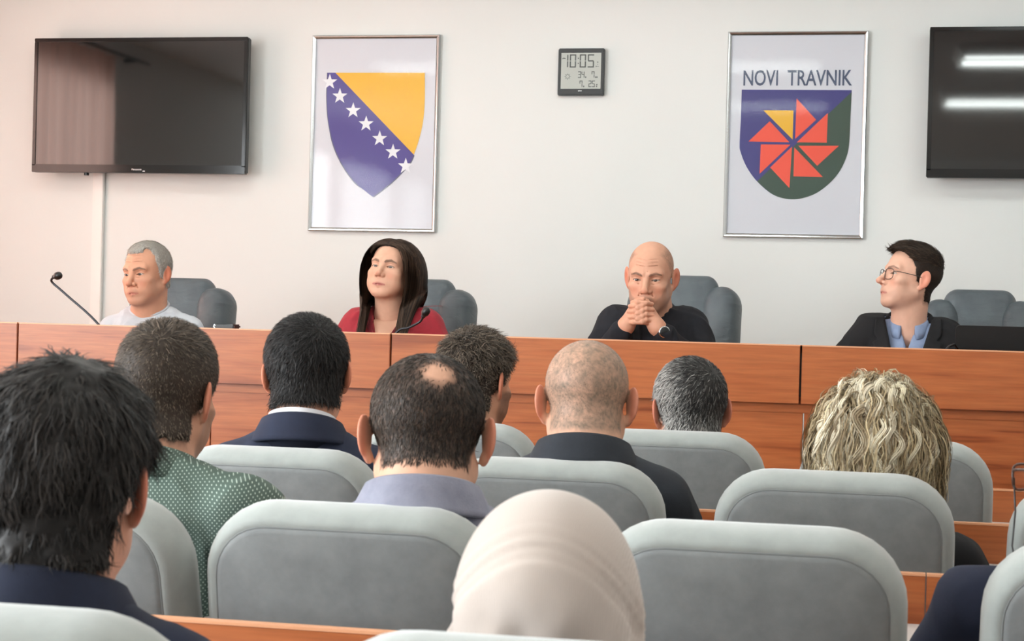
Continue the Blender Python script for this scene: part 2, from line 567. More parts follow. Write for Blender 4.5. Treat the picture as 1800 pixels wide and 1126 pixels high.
# ------------------------------------------------------------------ wall screens
def text(name, body, size, mat, parent, loc, align='CENTER', sx=1.0, depth=.0004, bold=0, fit=None):
    cu = bpy.data.curves.new(name, 'FONT')
    cu.body = body
    cu.size = size
    cu.align_x = align
    cu.extrude = depth
    cu.offset = bold
    cu.resolution_u = 3
    o = bpy.data.objects.new(name, cu)
    me = bpy.data.meshes.new_from_object(o)
    bpy.data.objects.remove(o)
    if fit: sx = fit / (max(v.co.x for v in me.vertices) - min(v.co.x for v in me.vertices))
    o = link(name, me, mat, parent)
    o.location = loc
    o.rotation_euler = (PI / 2, 0, 0)
    o.scale = (sx, 1, 1)
    return o
def make_tv(x, zc, w, h, lab, logo):
    e = empty('wall_screen', (x, YF, zc - h / 2))
    MB().box(-w / 2, w / 2, -.125, -.08, 0, h, .006).build('housing', MAT['black_plastic'], e)
    MB().box(-w * .36, w * .36, -.08, -.045, h * .12, h * .8, .02).build('back_cover', MAT['black_plastic'], e)
    MB().box(-.2, .2, -.045, 0, h * .3, h * .6, .004).build('wall_bracket', MAT['dark_metal'], e)
    MB().box(-w / 2 + .018, w / 2 - .018, -.127, -.1245, .038, h - .018).build('screen', MAT['screen'], e)
    fr = MB()
    for q in ((-w / 2, w / 2, h - .018, h), (-w / 2, -w / 2 + .018, .03, h - .018), (w / 2 - .018, w / 2, .03, h - .018), (-w / 2, w / 2, 0, .038)):
        fr.box(q[0], q[1], -.131, -.124, q[2], q[3], .002)
    bz = fr.build('bezel', plain('gloss_black', (14, 14, 15), .12), e)
    if logo:
        text('logo', logo, .013, MAT['silver'], bz, (0, -.1315, .012))
        MB().box(.03, .042, -.1316, -.131, .006, .010).build('indicator', MAT['silver'], bz)
        MB().tube([(-w * .25, -.1, -.012), (-w * .25, -.1, .002)], .012, 10).build('sensor', MAT['black_plastic'], e)
    tag(e, lab, 'television')
    return e
make_tv(-3.382, 2.2205, 1.082, .642, 'black flat wall screen above the cable trunking, reflecting the curtain', 'Panasonic')
make_tv(.808, 2.238, 1.082, .65, 'black flat wall screen cut off by the picture edge, reflecting ceiling lights', None)

# ------------------------------------------------------------------ framed emblems
def star(c, r, k=.40):
    return [(c[0] + (r if i % 2 == 0 else r * k) * math.sin(PI * i / 5), c[1] + (r if i % 2 == 0 else r * k) * math.cos(PI * i / 5)) for i in range(10)]
def make_frame(cx, cz, lab):
    w, h = .618, .92
    e = empty('framed_emblem', (cx, YF, cz))
    MB().box(-w / 2 + .01, w / 2 - .01, -.012, -.002, -h / 2 + .01, h / 2 - .01).build('backing_board', MAT['paper'], e)
    pr = [(.0, -.0), (.0, -.022), (.004, -.026), (.010, -.024), (.016, -.020), (.018, -.014)]
    rings = [[(sx * (w / 2 - i), y, sz * (h / 2 - i)) for sx, sz in ((-1, -1), (1, -1), (1, 1), (-1, 1))] for i, y in pr]
    for a in range(4):
        b = (a + 1) % 4
        m = MB()
        m.loft([[R[a] for R in rings], [R[b] for R in rings]], cap=True)
        m.build('frame_side', MAT['silver'], e)
    MB().box(-w / 2 + .016, w / 2 - .016, -.0185, -.0165, -h / 2 + .016, h / 2 - .016).build('glass_pane', MAT['glass'], e)
    tag(e, lab, 'framed picture')
    return e
def smooth_line(pts, k=6):
    P = [Vector((x, z)) for x, z in pts]
    out = []
    for i in range(len(P) - 1):
        p0, p1, p2, p3 = P[max(i - 1, 0)], P[i], P[i + 1], P[min(i + 2, len(P) - 1)]
        for j in range(k):
            t_ = j / k
            q = .5 * ((2 * p1) + (p2 - p0) * t_ + (2 * p0 - 5 * p1 + 4 * p2 - p3) * t_ * t_ + (3 * p1 - p0 - 3 * p2 + p3) * t_ ** 3)
            out.append((q.x, q.y))
    return out + [tuple(P[-1])]
def flat(pts, y, mat, name, parent):
    return MB().poly(pts, y - .0004, y).build(name, mat, parent)
blue, yellow, red, green, ink = plain('print_violet_blue', (74, 62, 136), .6), plain('print_yellow', (228, 176, 42), .6), plain('print_red', (232, 82, 60), .6), plain('print_green', (52, 74, 62), .6), plain('print_outline', (92, 94, 116), .6)
white = plain('print_white', (226, 228, 234), .6)
fl = make_frame(-2.252, 2.104, 'silver-framed emblem with yellow triangle, blue field and white stars')
Y_ = [(-.1951, .2849), (.2394, .2838), (.2423, .139), (.2351, .0449), (.216, -.0398), (.1965, -.0983)]
B_ = [(-.2328, .285), (-.1951, .2849), (.1962, -.0983), (.1796, -.1342), (.1371, -.1836), (.0847, -.2341), (.003, -.2965), (-.0824, -.2311), (-.1489, -.1463), (-.196, -.0516), (-.2239, .0624), (-.2334, .1575), (-.2339, .2146)]
B_ = B_[:2] + smooth_line(B_[2:7])[:-1] + smooth_line(B_[6:])
Y_ = Y_[:1] + smooth_line(Y_[1:])
cx = [sum(p[0] for p in B_) / len(B_), sum(p[1] for p in B_) / len(B_)]
flat([(x + .004 * (1 if x > cx[0] else -1), z - .004 * (z < 0)) for x, z in B_], -.0124, ink, 'shield_outline', fl)
flat(B_, -.0130, blue, 'shield_field', fl)
flat(Y_, -.0131, yellow, 'triangle', fl)
for c_ in [(-.2217, .2412), (-.1703, .1747), (-.1033, .1073), (-.0385, .045), (.0291, -.0238), (.0954, -.0858), (.1586, -.1513)]:
    flat(star(c_, .0385), -.0137, white, 'star', fl)
frt = make_frame(-.302, 2.107, 'silver-framed emblem with town name and red pinwheel on a shield')
S_ = [(-.2421, .2009), (.2421, .1987), (.2398, .0767), (.2372, -.0359), (.2251, -.1018), (.1946, -.1678), (.1452, -.2247), (.0814, -.2678), (-.0019, -.2877), (-.0866, -.2698), (-.1633, -.209), (-.2122, -.143), (-.2404, -.0767), (-.2452, -.0386), (-.2425, .0754)]
_G = smooth_line(S_[1:11])
S_ = S_[:1] + smooth_line(S_[1:15])
navy_print = plain('print_navy', (58, 56, 122), .6)
flat(S_, -.0126, navy_print, 'shield_field', frt)
flat([(.2423, .1912)] + _G[3:], -.0131, green, 'shield_half', frt)
for i, tri in enumerate([[(-.1435, .1089), (-.0105, .1082), (-.0108, -.0213)], [(.0021, .1611), (.0902, .0669), (.0003, -.0184)], [(.1404, .0972), (.1393, -.0346), (.0082, -.0335)], [(.1932, -.0475), (.1002, -.1375), (.0151, -.0485)], [(.1266, -.1872), (-.0027, -.1856), (-.0024, -.0562)], [(-.0191, -.2378), (-.1067, -.1468), (-.0128, -.0534)], [(-.1529, -.1757), (-.1508, -.0438), (-.0196, -.044)], [(-.2057, -.0308), (-.114, .0597), (-.0243, -.0337)]]):
    flat(tri, -.0137, yellow if i == 0 else red, 'pinwheel_blade', frt)
tink = plain('print_slate', (72, 84, 108), .6)
text('lettering', 'NOVI', .098, tink, frt, (-.2395, -.0132, .2205), 'LEFT', 1, .0003, .0012, .153)
text('lettering', 'TRAVNIK', .098, tink, frt, (.2405, -.0132, .2205), 'RIGHT', 1, .0003, .0012, .283)

# ------------------------------------------------------------------ digital wall clock
ck = empty('wall_clock', (-1.274, YF, 2.2805))
MB().box(-.1065, .1065, -.03, 0, 0, .2145, .004).build('housing', MAT['black_plastic'], ck)
lc = MB().box(-.092, .092, -.0308, -.029, .030, .1935).build('display', MAT['lcd'], ck)
SEG = {'0': 'abcdef', '1': 'bc', '2': 'abdeg', '3': 'abcdg', '4': 'bcfg', '5': 'acdfg', '7': 'abcf'}
def digit(ch, x, z, w, h, t):
    m = MB()
    seg = {'a': (x, x + w, z + h - t, z + h), 'd': (x, x + w, z, z + t), 'g': (x + t * .4, x + w - t * .4, z + h / 2 - t / 2, z + h / 2 + t / 2),
           'f': (x, x + t, z + h / 2 + t * .25, z + h - t * .3), 'b': (x + w - t, x + w, z + h / 2 + t * .25, z + h - t * .3),
           'e': (x, x + t, z + t * .3, z + h / 2 - t * .25), 'c': (x + w - t, x + w, z + t * .3, z + h / 2 - t * .25)}
    for s in SEG[ch]:
        q = seg[s]
        m.box(q[0], q[1], -.0313, -.0306, q[2], q[3])
    return m.build('digit', MAT['lcd_ink'], lc)
u = .1885 / 10.233 / 7.0    # not used for layout beyond scale
for ch, x in (('1', -.0885), ('0', -.0525), ('0', -.0065), ('5', .0305)):
    digit(ch, x, .1265, .029, .060, .0055)
MB().box(-.0155, -.0105, -.0313, -.0306, .166, .171).box(-.0155, -.0105, -.0313, -.0306, .143, .148).build('colon', MAT['lcd_ink'], lc)
MB().poly([(-.088, .168), (-.080, .172), (-.072, .169), (-.073, .166), (-.080, .168), (-.087, .165)], -.0313, -.0306).build('mark', MAT['lcd_ink'], lc)
for ch, x, z in (('3', -.0125, .0795), ('4', .0035, .0795), ('7', .0495, .0795), ('7', -.005, .0375), ('2', .0365, .0375), ('5', .0525, .0375)):
    digit(ch, x, z, .0135, .0295, .0032)
for x, z in ((.0205, .0795), (.0665, .0795), (.0725, .0795), (.0125, .0375), (.0715, .0375), (.0725, .0455)):
    MB().box(x, x + .005, -.0313, -.0306, z, z + .006).build('unit_mark', MAT['lcd_ink'], lc)
MB().box(.067, .082, -.0313, -.0306, .131, .1325).box(.069, .0705, -.0313, -.0306, .127, .135).box(.076, .0775, -.0313, -.0306, .137, .143).box(.074, .079, -.0313, -.0306, .149, .153).build('weekday_mark', MAT['lcd_ink'], lc)
sun = MB()
sc_ = (-.061, .0855)
for k in range(16):
    a, b = 2 * PI * k / 16, 2 * PI * (k + 1) / 16
    sun.poly([(sc_[0] + r * math.cos(q), sc_[1] + r * math.sin(q)) for r, q in ((.0075, a), (.0095, a), (.0095, b), (.0075, b))], -.0313, -.0306)
for k in range(8):
    a = 2 * PI * k / 8
    sun.poly([(sc_[0] + r * math.cos(a) + w_ * math.sin(a), sc_[1] + r * math.sin(a) - w_ * math.cos(a)) for r, w_ in ((.0105, -.0008), (.015, -.0008), (.015, .0008), (.0105, .0008))], -.0313, -.0306)
sun.build('sun_symbol', MAT['lcd_ink'], lc)
MB().box(-.011, .006, -.0306, -.0298, .019, .0215, .0003).build('badge', MAT['silver'], ck)
tag(ck, 'square black digital wall clock reading 10:05', 'clock')

# ------------------------------------------------------------------ things on the podium desk
def mic(pts, base, headr, lab):
    e = empty('gooseneck_microphone', base)
    b = Vector(base)
    loc = [Vector(p) - b for p in pts]
    MB().box(-.05, .05, -.06, .06, 0, .035, .01).build('base', MAT['black_plastic'], e)
    # smooth neck
    neck = []
    P = [Vector((0, 0, .03))] + loc[:-1]
    for i in range(len(P) - 1):
        p0, p1, p2, p3 = P[max(i - 1, 0)], P[i], P[i + 1], P[min(i + 2, len(P) - 1)]
        for k in range(8):
            t_ = k / 8
            neck.append(.5 * ((2 * p1) + (p2 - p0) * t_ + (2 * p0 - 5 * p1 + 4 * p2 - p3) * t_ * t_ + (3 * p1 - p0 - 3 * p2 + p3) * t_ ** 3))
    neck.append(P[-1])
    MB().tube(neck, .0042, 8).build('neck', MAT['dark_metal'], e, True)
    h = loc[-1]
    d = (h - P[-1]).normalized()
    MB().tube([P[-1] - d * .004, P[-1] + d * .004], .0075, 10).build('collar', MAT['dark_metal'], e, True)
    a = P[-1]
    MB().tube([a, a + d * .004, a + d * .011, a + d * .020, a + d * .028, a + d * .033, a + d * .035], [.006, .009, headr, headr * 1.05, headr * .9, headr * .5, .001], 14).build('capsule', MAT['black_plastic'], e, True)
    tag(e, lab, 'microphone')
mic([(-2.574, 5.5, 1.2), (-2.70, 5.5, 1.303), (-2.752, 5.5, 1.343), (-2.752, 5.49, 1.356), (-2.738, 5.48, 1.364), (-2.722, 5.475, 1.368)], (-2.47, 5.5, 1.03), .0135, 'black gooseneck microphone standing clear beside the man in grey')
mic([(-1.515, 5.5, 1.200), (-1.47, 5.5, 1.222), (-1.432, 5.5, 1.243), (-1.418, 5.49, 1.262), (-1.400, 5.485, 1.292)], (-1.60, 5.5, 1.03), .0135, 'black gooseneck microphone in front of the woman in red')
ph = empty('mobile_phone', (-2.03, 5.27, 1.205))
MB().box(-.035, .035, -.004, .06, 0, .0135, .004).build('body', MAT['black_plastic'], ph)
MB().box(-.0365, -.029, -.0045, .0605, .0005, .014, .003).build('end_cap', MAT['silver'], ph)
MB().box(-.026, .03, -.003, .058, .0133, .0145).build('screen', MAT['screen'], ph)
tag(ph, 'small black phone with a bright end lying on the podium ledge', 'phone')
lp = empty('laptop', (.475, 5.60, 1.03))
MB().box(-.175, .175, 0, .24, 0, .018, .005).build('keyboard_base', MAT['black_plastic'], lp)
lid = MB().poly([(x, z) for x, z in outline(.352, .0, .238, .014, .004)], -.006, .002).build('lid', plain('laptop_black', (8, 8, 9), .5), lp)
lid.location, lid.rotation_euler = (0, 0, .012), (math.radians(-6 * -1), 0, 0)
MB().poly([(x, z) for x, z in outline(.33, .012, .226, .006, .004)], .0021, .0026).build('display', MAT['screen'], lid)
tag(lp, 'open black laptop seen from behind on the podium desk', 'laptop')
cb = MB().tube([(.262, 5.45, 1.16), (.264, 5.45, 1.20), (.275, 5.46, 1.213), (.292, 5.49, 1.218), (.31, 5.55, 1.20), (.33, 5.57, 1.08), (.33, 5.58, 1.045)], .0035, 8).build('cable', MAT['black_plastic'], None, True)
tag(cb, 'thin black cable looping up beside the laptop', 'cable')
# ------------------------------------------------------------------ distance-field modelling used for people
A3 = lambda *a: np.array(a, np.float32)
def smin(a, b, k):
    h = np.clip(.5 + .5 * (b - a) / k, 0, 1)
    return b + (a - b) * h - k * h * (1 - h)
def smax(a, b, k):
    return -smin(-a, -b, k)
def ell(p, c, r):
    q = p - np.asarray(c, np.float32)
    r = np.asarray(r, np.float32)
    a = q / r
    k0 = np.sqrt((a * a).sum(1)) + 1e-9
    b = a / r
    k1 = np.sqrt((b * b).sum(1)) + 1e-9
    return k0 * (k0 - 1) / k1
def rc(p, a, b, ra, rb):
    a = np.asarray(a, np.float32)
    ba = np.asarray(b, np.float32) - a
    q = p - a
    h = np.clip(q @ ba / max(float(ba @ ba), 1e-9), 0, 1)
    d = q - h[:, None] * ba
    return np.sqrt((d * d).sum(1)) - (ra + (rb - ra) * h)
def chain(p, pts, rs, k=.01):
    d = None
    for i in range(len(pts) - 1):
        e = rc(p, pts[i], pts[i + 1], rs[i], rs[i + 1])
        d = e if d is None else smin(d, e, k)
    return d
_PERM = np.random.default_rng(3).permutation(256)
def vnoise(p, scale):
    """smooth value noise in -1..1"""
    q = np.asarray(p, np.float64) * scale
    i = np.floor(q).astype(np.int64)
    f = q - i
    f = f * f * (3 - 2 * f)
    out = 0
    for dx in (0, 1):
        for dy in (0, 1):
            for dz in (0, 1):
                hsh = _PERM[(_PERM[(_PERM[(i[:, 0] + dx) & 255] + i[:, 1] + dy) & 255] + i[:, 2] + dz) & 255] / 127.5 - 1
                wgt = (f[:, 0] if dx else 1 - f[:, 0]) * (f[:, 1] if dy else 1 - f[:, 1]) * (f[:, 2] if dz else 1 - f[:, 2])
                out = out + hsh * wgt
    return out
def ev(fn, P, n=200000):
    P = np.asarray(P, np.float32)
    return np.concatenate([fn(P[i:i + n]) for i in range(0, len(P), n)]) if len(P) else np.zeros(0)
def grad(fn, P, e=.0012):
    g = np.stack([ev(fn, P + e * np.eye(3)[k]) - ev(fn, P - e * np.eye(3)[k]) for k in range(3)], 1)
    return g / (np.linalg.norm(g, axis=1)[:, None] + 1e-9)
def nets(fn, lo, hi, h, polish=1):
    """surface of the field fn < 0 as a quad mesh (naive surface nets, refined near the surface)"""
    lo, hi = np.asarray(lo, float), np.asarray(hi, float)
    hc = 4 * h
    nc = np.ceil((hi - lo) / hc).astype(int) + 1
    gx = np.stack(np.meshgrid(*[np.arange(n) for n in nc], indexing='ij'), -1).reshape(-1, 3)
    dc = ev(fn, lo + gx * hc).reshape(nc)
    near = np.abs(dc) < hc * 1.25
    cell = np.zeros(nc - 1, bool)
    for i in (0, 1):
        for j in (0, 1):
            for k in (0, 1):
                cell |= near[i:nc[0] - 1 + i, j:nc[1] - 1 + j, k:nc[2] - 1 + k]
    nf = (nc - 1) * 4 + 1
    m = cell.repeat(4, 0).repeat(4, 1).repeat(4, 2)
    need = np.zeros(nf, bool)
    for i in (0, 1):
        for j in (0, 1):
            for k in (0, 1):
                need[i:nf[0] - 1 + i, j:nf[1] - 1 + j, k:nf[2] - 1 + k] |= m
    ix = [(np.arange(n) + 2) // 4 for n in nf]
    D = dc[np.ix_(*ix)].astype(np.float32)
    pts = np.argwhere(need)
    D[need] = ev(fn, lo + pts * h)
    S = D < 0
    cnt = np.zeros(nf - 1, np.int8)
    for i in (0, 1):
        for j in (0, 1):
            for k in (0, 1):
                cnt += S[i:nf[0] - 1 + i, j:nf[1] - 1 + j, k:nf[2] - 1 + k]
    act = (cnt > 0) & (cnt < 8)
    C = np.argwhere(act)
    idx = np.full(nf - 1, -1, np.int32)
    idx[act] = np.arange(len(C))
    corner = np.array([(i, j, k) for i in (0, 1) for j in (0, 1) for k in (0, 1)])
    val = np.stack([D[C[:, 0] + c[0], C[:, 1] + c[1], C[:, 2] + c[2]] for c in corner], 1)
    acc, num = np.zeros((len(C), 3)), np.zeros(len(C))
    for a in range(8):
        for b in range(a + 1, 8):
            if np.abs(corner[a] - corner[b]).sum() == 1:
                x = (val[:, a] < 0) != (val[:, b] < 0)
                t = val[:, a] / (val[:, a] - val[:, b] + 1e-12)
                q = corner[a] + t[:, None] * (corner[b] - corner[a])
                acc[x] += q[x]
                num[x] += 1
    V = lo + (C + acc / num[:, None]) * h
    Q = []
    for ax in range(3):
        b, c = (ax + 1) % 3, (ax + 2) % 3
        sl0, sl1 = [slice(None)] * 3, [slice(None)] * 3
        sl0[ax], sl1[ax] = slice(0, -1), slice(1, None)
        s0, s1 = S[tuple(sl0)], S[tuple(sl1)]
        e = np.argwhere(s0 != s1)
        e = e[(e[:, b] > 0) & (e[:, c] > 0) & (e[:, b] < nf[b] - 1) & (e[:, c] < nf[c] - 1)]
        ins = s0[tuple(e.T)]
        def g(db, dc_):
            q = e.copy()
            q[:, b] += db
            q[:, c] += dc_
            return idx[tuple(q.T)]
        quad = np.stack([g(-1, -1), g(0, -1), g(0, 0), g(-1, 0)], 1)
        quad[~ins] = quad[~ins][:, ::-1]
        Q.append(quad)
    Q = np.concatenate(Q)
    Q = Q[(Q >= 0).all(1)]
    for _ in range(polish):
        d = ev(fn, V)
        V = V - np.clip(d, -h, h)[:, None] * grad(fn, V, h * .4)
    return V, Q
def mesh_np(name, V, quads=None, tris=None, col=None):
    me = bpy.data.meshes.new(name)
    V = np.asarray(V, np.float32)
    nq = 0 if quads is None else len(quads)
    nt = 0 if tris is None else len(tris)
    loops = np.concatenate([x for x in (quads.reshape(-1) if nq else None, tris.reshape(-1) if nt else None) if x is not None]).astype(np.int32)
    me.vertices.add(len(V))
    me.vertices.foreach_set('co', V.reshape(-1))
    me.loops.add(len(loops))
    me.loops.foreach_set('vertex_index', loops)
    me.polygons.add(nq + nt)
    st = np.concatenate([np.arange(nq) * 4, nq * 4 + np.arange(nt) * 3]).astype(np.int32)
    me.polygons.foreach_set('loop_start', st)
    if col is not None:
        at = me.color_attributes.new('Col', 'FLOAT_COLOR', 'POINT')
        c = np.ones((len(V), 4), np.float32)
        c[:, :3] = col
        at.data.foreach_set('color', c.reshape(-1))
    me.update(calc_edges=True)
    me.polygons.foreach_set('use_smooth', np.ones(nq + nt, bool))
    return me
def lin(r, g, b):
    return np.array(srgb(r, g, b)[:3])
def Rz(a): return np.array([[math.cos(a), -math.sin(a), 0], [math.sin(a), math.cos(a), 0], [0, 0, 1.]])
def Rx(a): return np.array([[1., 0, 0], [0, math.cos(a), -math.sin(a)], [0, math.sin(a), math.cos(a)]])
def Ry(a): return np.array([[math.cos(a), 0, math.sin(a)], [0, 1., 0], [-math.sin(a), 0, math.cos(a)]])

def attr_mat(name, rough, spec=.5, bumpscale=0, sss=0, aniso=0):
    m = Mat(name, rough=rough)
    a = m.node('ShaderNodeAttribute', attribute_name='Col')
    m.color(a.outputs['Color'])
    m.b.inputs['Specular IOR Level'].default_value = spec
    if bumpscale:
        m.bump(m.noise(m.coords(), bumpscale, 3), .18, .0006)
    return m.m
SKIN = attr_mat('skin', .52, .35, 420)
HAIR = attr_mat('hair_strands', .55, .22)
EYE = attr_mat('eyeball', .12, .5)

# ------------------------------------------------------------------ the head
HP = dict(w=1.0, jaw=1.0, cheek=1.0, nose=1.0, nosew=1.0, ear=1.0, flare=28, eye=1.0, brow=1.0, lip=1.0, chin=1.0, s=1.0, face=1.0, noface=False, age=0.0)
def head_field(P):
    w = P['w']
    def core(p):
        d = ell(p, (0, -.014, .036), (.0755 * w, .098, .083))
        return smin(d, ell(p, (0, .030, -.030), (.060 * w, .060, .082)), .03)
    def fn(p):
        q = p.copy()
        q[:, 0] = np.abs(q[:, 0])
        d = core(p)
        j = P['jaw']
        d = smin(d, rc(q, (.050 * w * j, -.006, -.052), (.022 * j, .060, -.093), .019, .017), .03)
        d = smin(d, ell(p, (0, .068 + .004 * (P['chin'] - 1), -.099), (.022 * j, .018, .017)), .02)
        if not P['noface']:
            d = smin(d, ell(q, (.043 * w, .055, -.024), (.021, .021, .015)), .02)
            d = smin(d, ell(q, (.036 * w, .046, -.058), (.022 * P['cheek'], .026 * P['cheek'], .026 * P['cheek'])), .022)
            d = smin(d, rc(q, (.012, .082 + .001 * P['brow'], .019), (.044, .067, .022), .0085, .0085), .018)
            d = smin(d, ell(p, (0, .072, -.060), (.029, .022, .021)), .02)
            # sockets, then lids, then the opening
            d = smax(d, -ell(q, (.032, .097, .001), (.0195, .019, .0125)), .012)
            d = smin(d, rc(p, (0, .081, .012), (0, .105 * P['nose'] ** .3, -.030), .0072, .0102 * P['nosew']), .012)
            d = smin(d, ell(p, (0, .105 * P['nose'] ** .3, -.033), (.0115 * P['nosew'], .0105, .0095)), .006)
            d = smin(d, ell(q, (.0130 * P['nosew'], .0925, -.037), (.0085, .0115, .008)), .006)
            d = smax(d, -ell(q, (.0065, .0985, -.0445), (.0038, .006, .004)), .002)
            c = np.array((.0315, .0675, -.001))
            d = smin(d, np.sqrt(((q - c) ** 2).sum(1)) - .0139, .006)
            dx, dz = q[:, 0] - c[0], q[:, 2] - c[2] - .05 * (q[:, 0] - c[0])
            hu, hl, hw = .0058 * P['eye'], .0042 * P['eye'], .0145
            Ru, Rl = (hw * hw + hu * hu) / (2 * hu), (hw * hw + hl * hl) / (2 * hl)
            lens = np.maximum(np.hypot(dx, dz - (hu - Ru)) - Ru, np.hypot(dx, dz + (hl - Rl)) - Rl)
            cut = np.maximum(lens, np.sqrt(((q - c - A3(0, .004, 0)) ** 2).sum(1)) - .0155)
            d = smax(d, -cut, .0012)
            if P['age']:
                g_ = P['age']
                d = smax(d, -rc(q, (.0185, .0925, -.040), (.0300, .0745, -.070), .0012 * g_, .0016 * g_), .0055)
                d = smax(d, -rc(q, (.0190, .0850, -.0125), (.0400, .0700, -.0165), .0010 * g_, .0008 * g_), .004)
                for zz, yy in ((.046, .0835), (.056, .0815), (.067, .0765)):
                    d = smax(d, -rc(q, (0, yy + .0035, zz), (.036, yy - .013, zz + .002), .0011 * g_, .0008 * g_), .003)
                d = smax(d, -rc(q, (.0050, .0915, .014), (.0062, .0885, .030), .0012 * g_, .0008), .003)
            L = P['lip']
            d = smin(d, rc(q, (0, .0885, -.0665), (.023, .0775, -.0700), .0046 * L, .0022), .005)
            d = smin(d, rc(q, (0, .0872, -.0762), (.020, .0785, -.0730), .0058 * L, .0022), .005)
            d = smax(d, -rc(q, (0, .0955, -.0712), (.0262, .0800, -.0722), .0017, .0012), .003)
        # ears
        a = math.radians(P['flare'])
        e = q - A3(.0735 * w, -.010, -.006)
        en = e[:, 0] * math.cos(a) + e[:, 1] * math.sin(a)
        ef = -e[:, 0] * math.sin(a) + e[:, 1] * math.cos(a)
        E = np.stack([en, ef + .08 * e[:, 2], e[:, 2]], 1) / P['ear']
        ear = ell(E, (.003, -.014, .003), (.0062, .0185, .031))
        ear = smin(ear, ell(E, (.001, -.006, -.027), (.0055, .009, .010)), .006)
        ear = smax(ear, -ell(E, (.0125, -.010, -.001), (.0080, .0105, .020)), .004)
        d = smin(d, ear, .007)
        return d
    return fn, core
FRONT_Y = ([-.12, -.075, -.03, -.012, .01, .03, .055, .075, .09, .102, .14], [-.052, -.040, -.030, .004, .017, .031, .043, .052, .064, .12, .3])
def hair_region(p, z_nape=-.082, shift=0.0, hairline=None):
    """< 0 where hair grows (head space)"""
    t = hairline or FRONT_Y
    yb = np.interp(p[:, 2], t[0], t[1])
    return np.maximum(p[:, 1] - yb - shift, z_nape - p[:, 2] - .12 * np.maximum(0, -.09 - p[:, 1]))

def ribbons(name, paths, widths, side, cols, mat, parent):
    """paths (S,N,3); one tapered ribbon for each strand"""
    S, N, _ = paths.shape
    t = np.linspace(0, 1, N)
    prof = np.interp(t, [0, .15, .7, 1], [.8, 1, .85, .12])
    wv = side * (widths[:, None, None] * prof[None, :, None] * .5)
    V = np.stack([paths - wv, paths + wv], 2).reshape(-1, 3)
    base = (np.arange(S) * N * 2)[:, None]
    k = np.arange(N - 1)[None, :]
    q = np.stack([base + 2 * k, base + 2 * k + 1, base + 2 * k + 3, base + 2 * k + 2], -1).reshape(-1, 4)
    C = np.repeat(cols, N * 2, 0) if cols.ndim == 2 else np.repeat(cols.reshape(S * N, 3), 2, 0)
    o = link(name, mesh_np(name, V, q, None, C), mat, parent)
    return o
def unit(v):
    return v / (np.linalg.norm(v, axis=-1, keepdims=True) + 1e-9)
def sample_mesh(V, Q, n, r):
    a, b, c, d = (V[Q[:, i]] for i in range(4))
    nr = np.cross(c - a, d - b)
    ar = np.linalg.norm(nr, axis=1)
    k = r.choice(len(Q), n, p=ar / ar.sum())
    u, v = r.random((n, 1)), r.random((n, 1))
    P = (a[k] * (1 - u) + b[k] * u) * (1 - v) + (d[k] * (1 - u) + c[k] * u) * v
    return P, unit(nr[k])
# ------------------------------------------------------------------ people
def make_cloth(name, rgb, rgb2=None, **kw):
    return make_fabric(name, rgb, rgb2 or tuple(int(c * .9) for c in rgb), **kw)

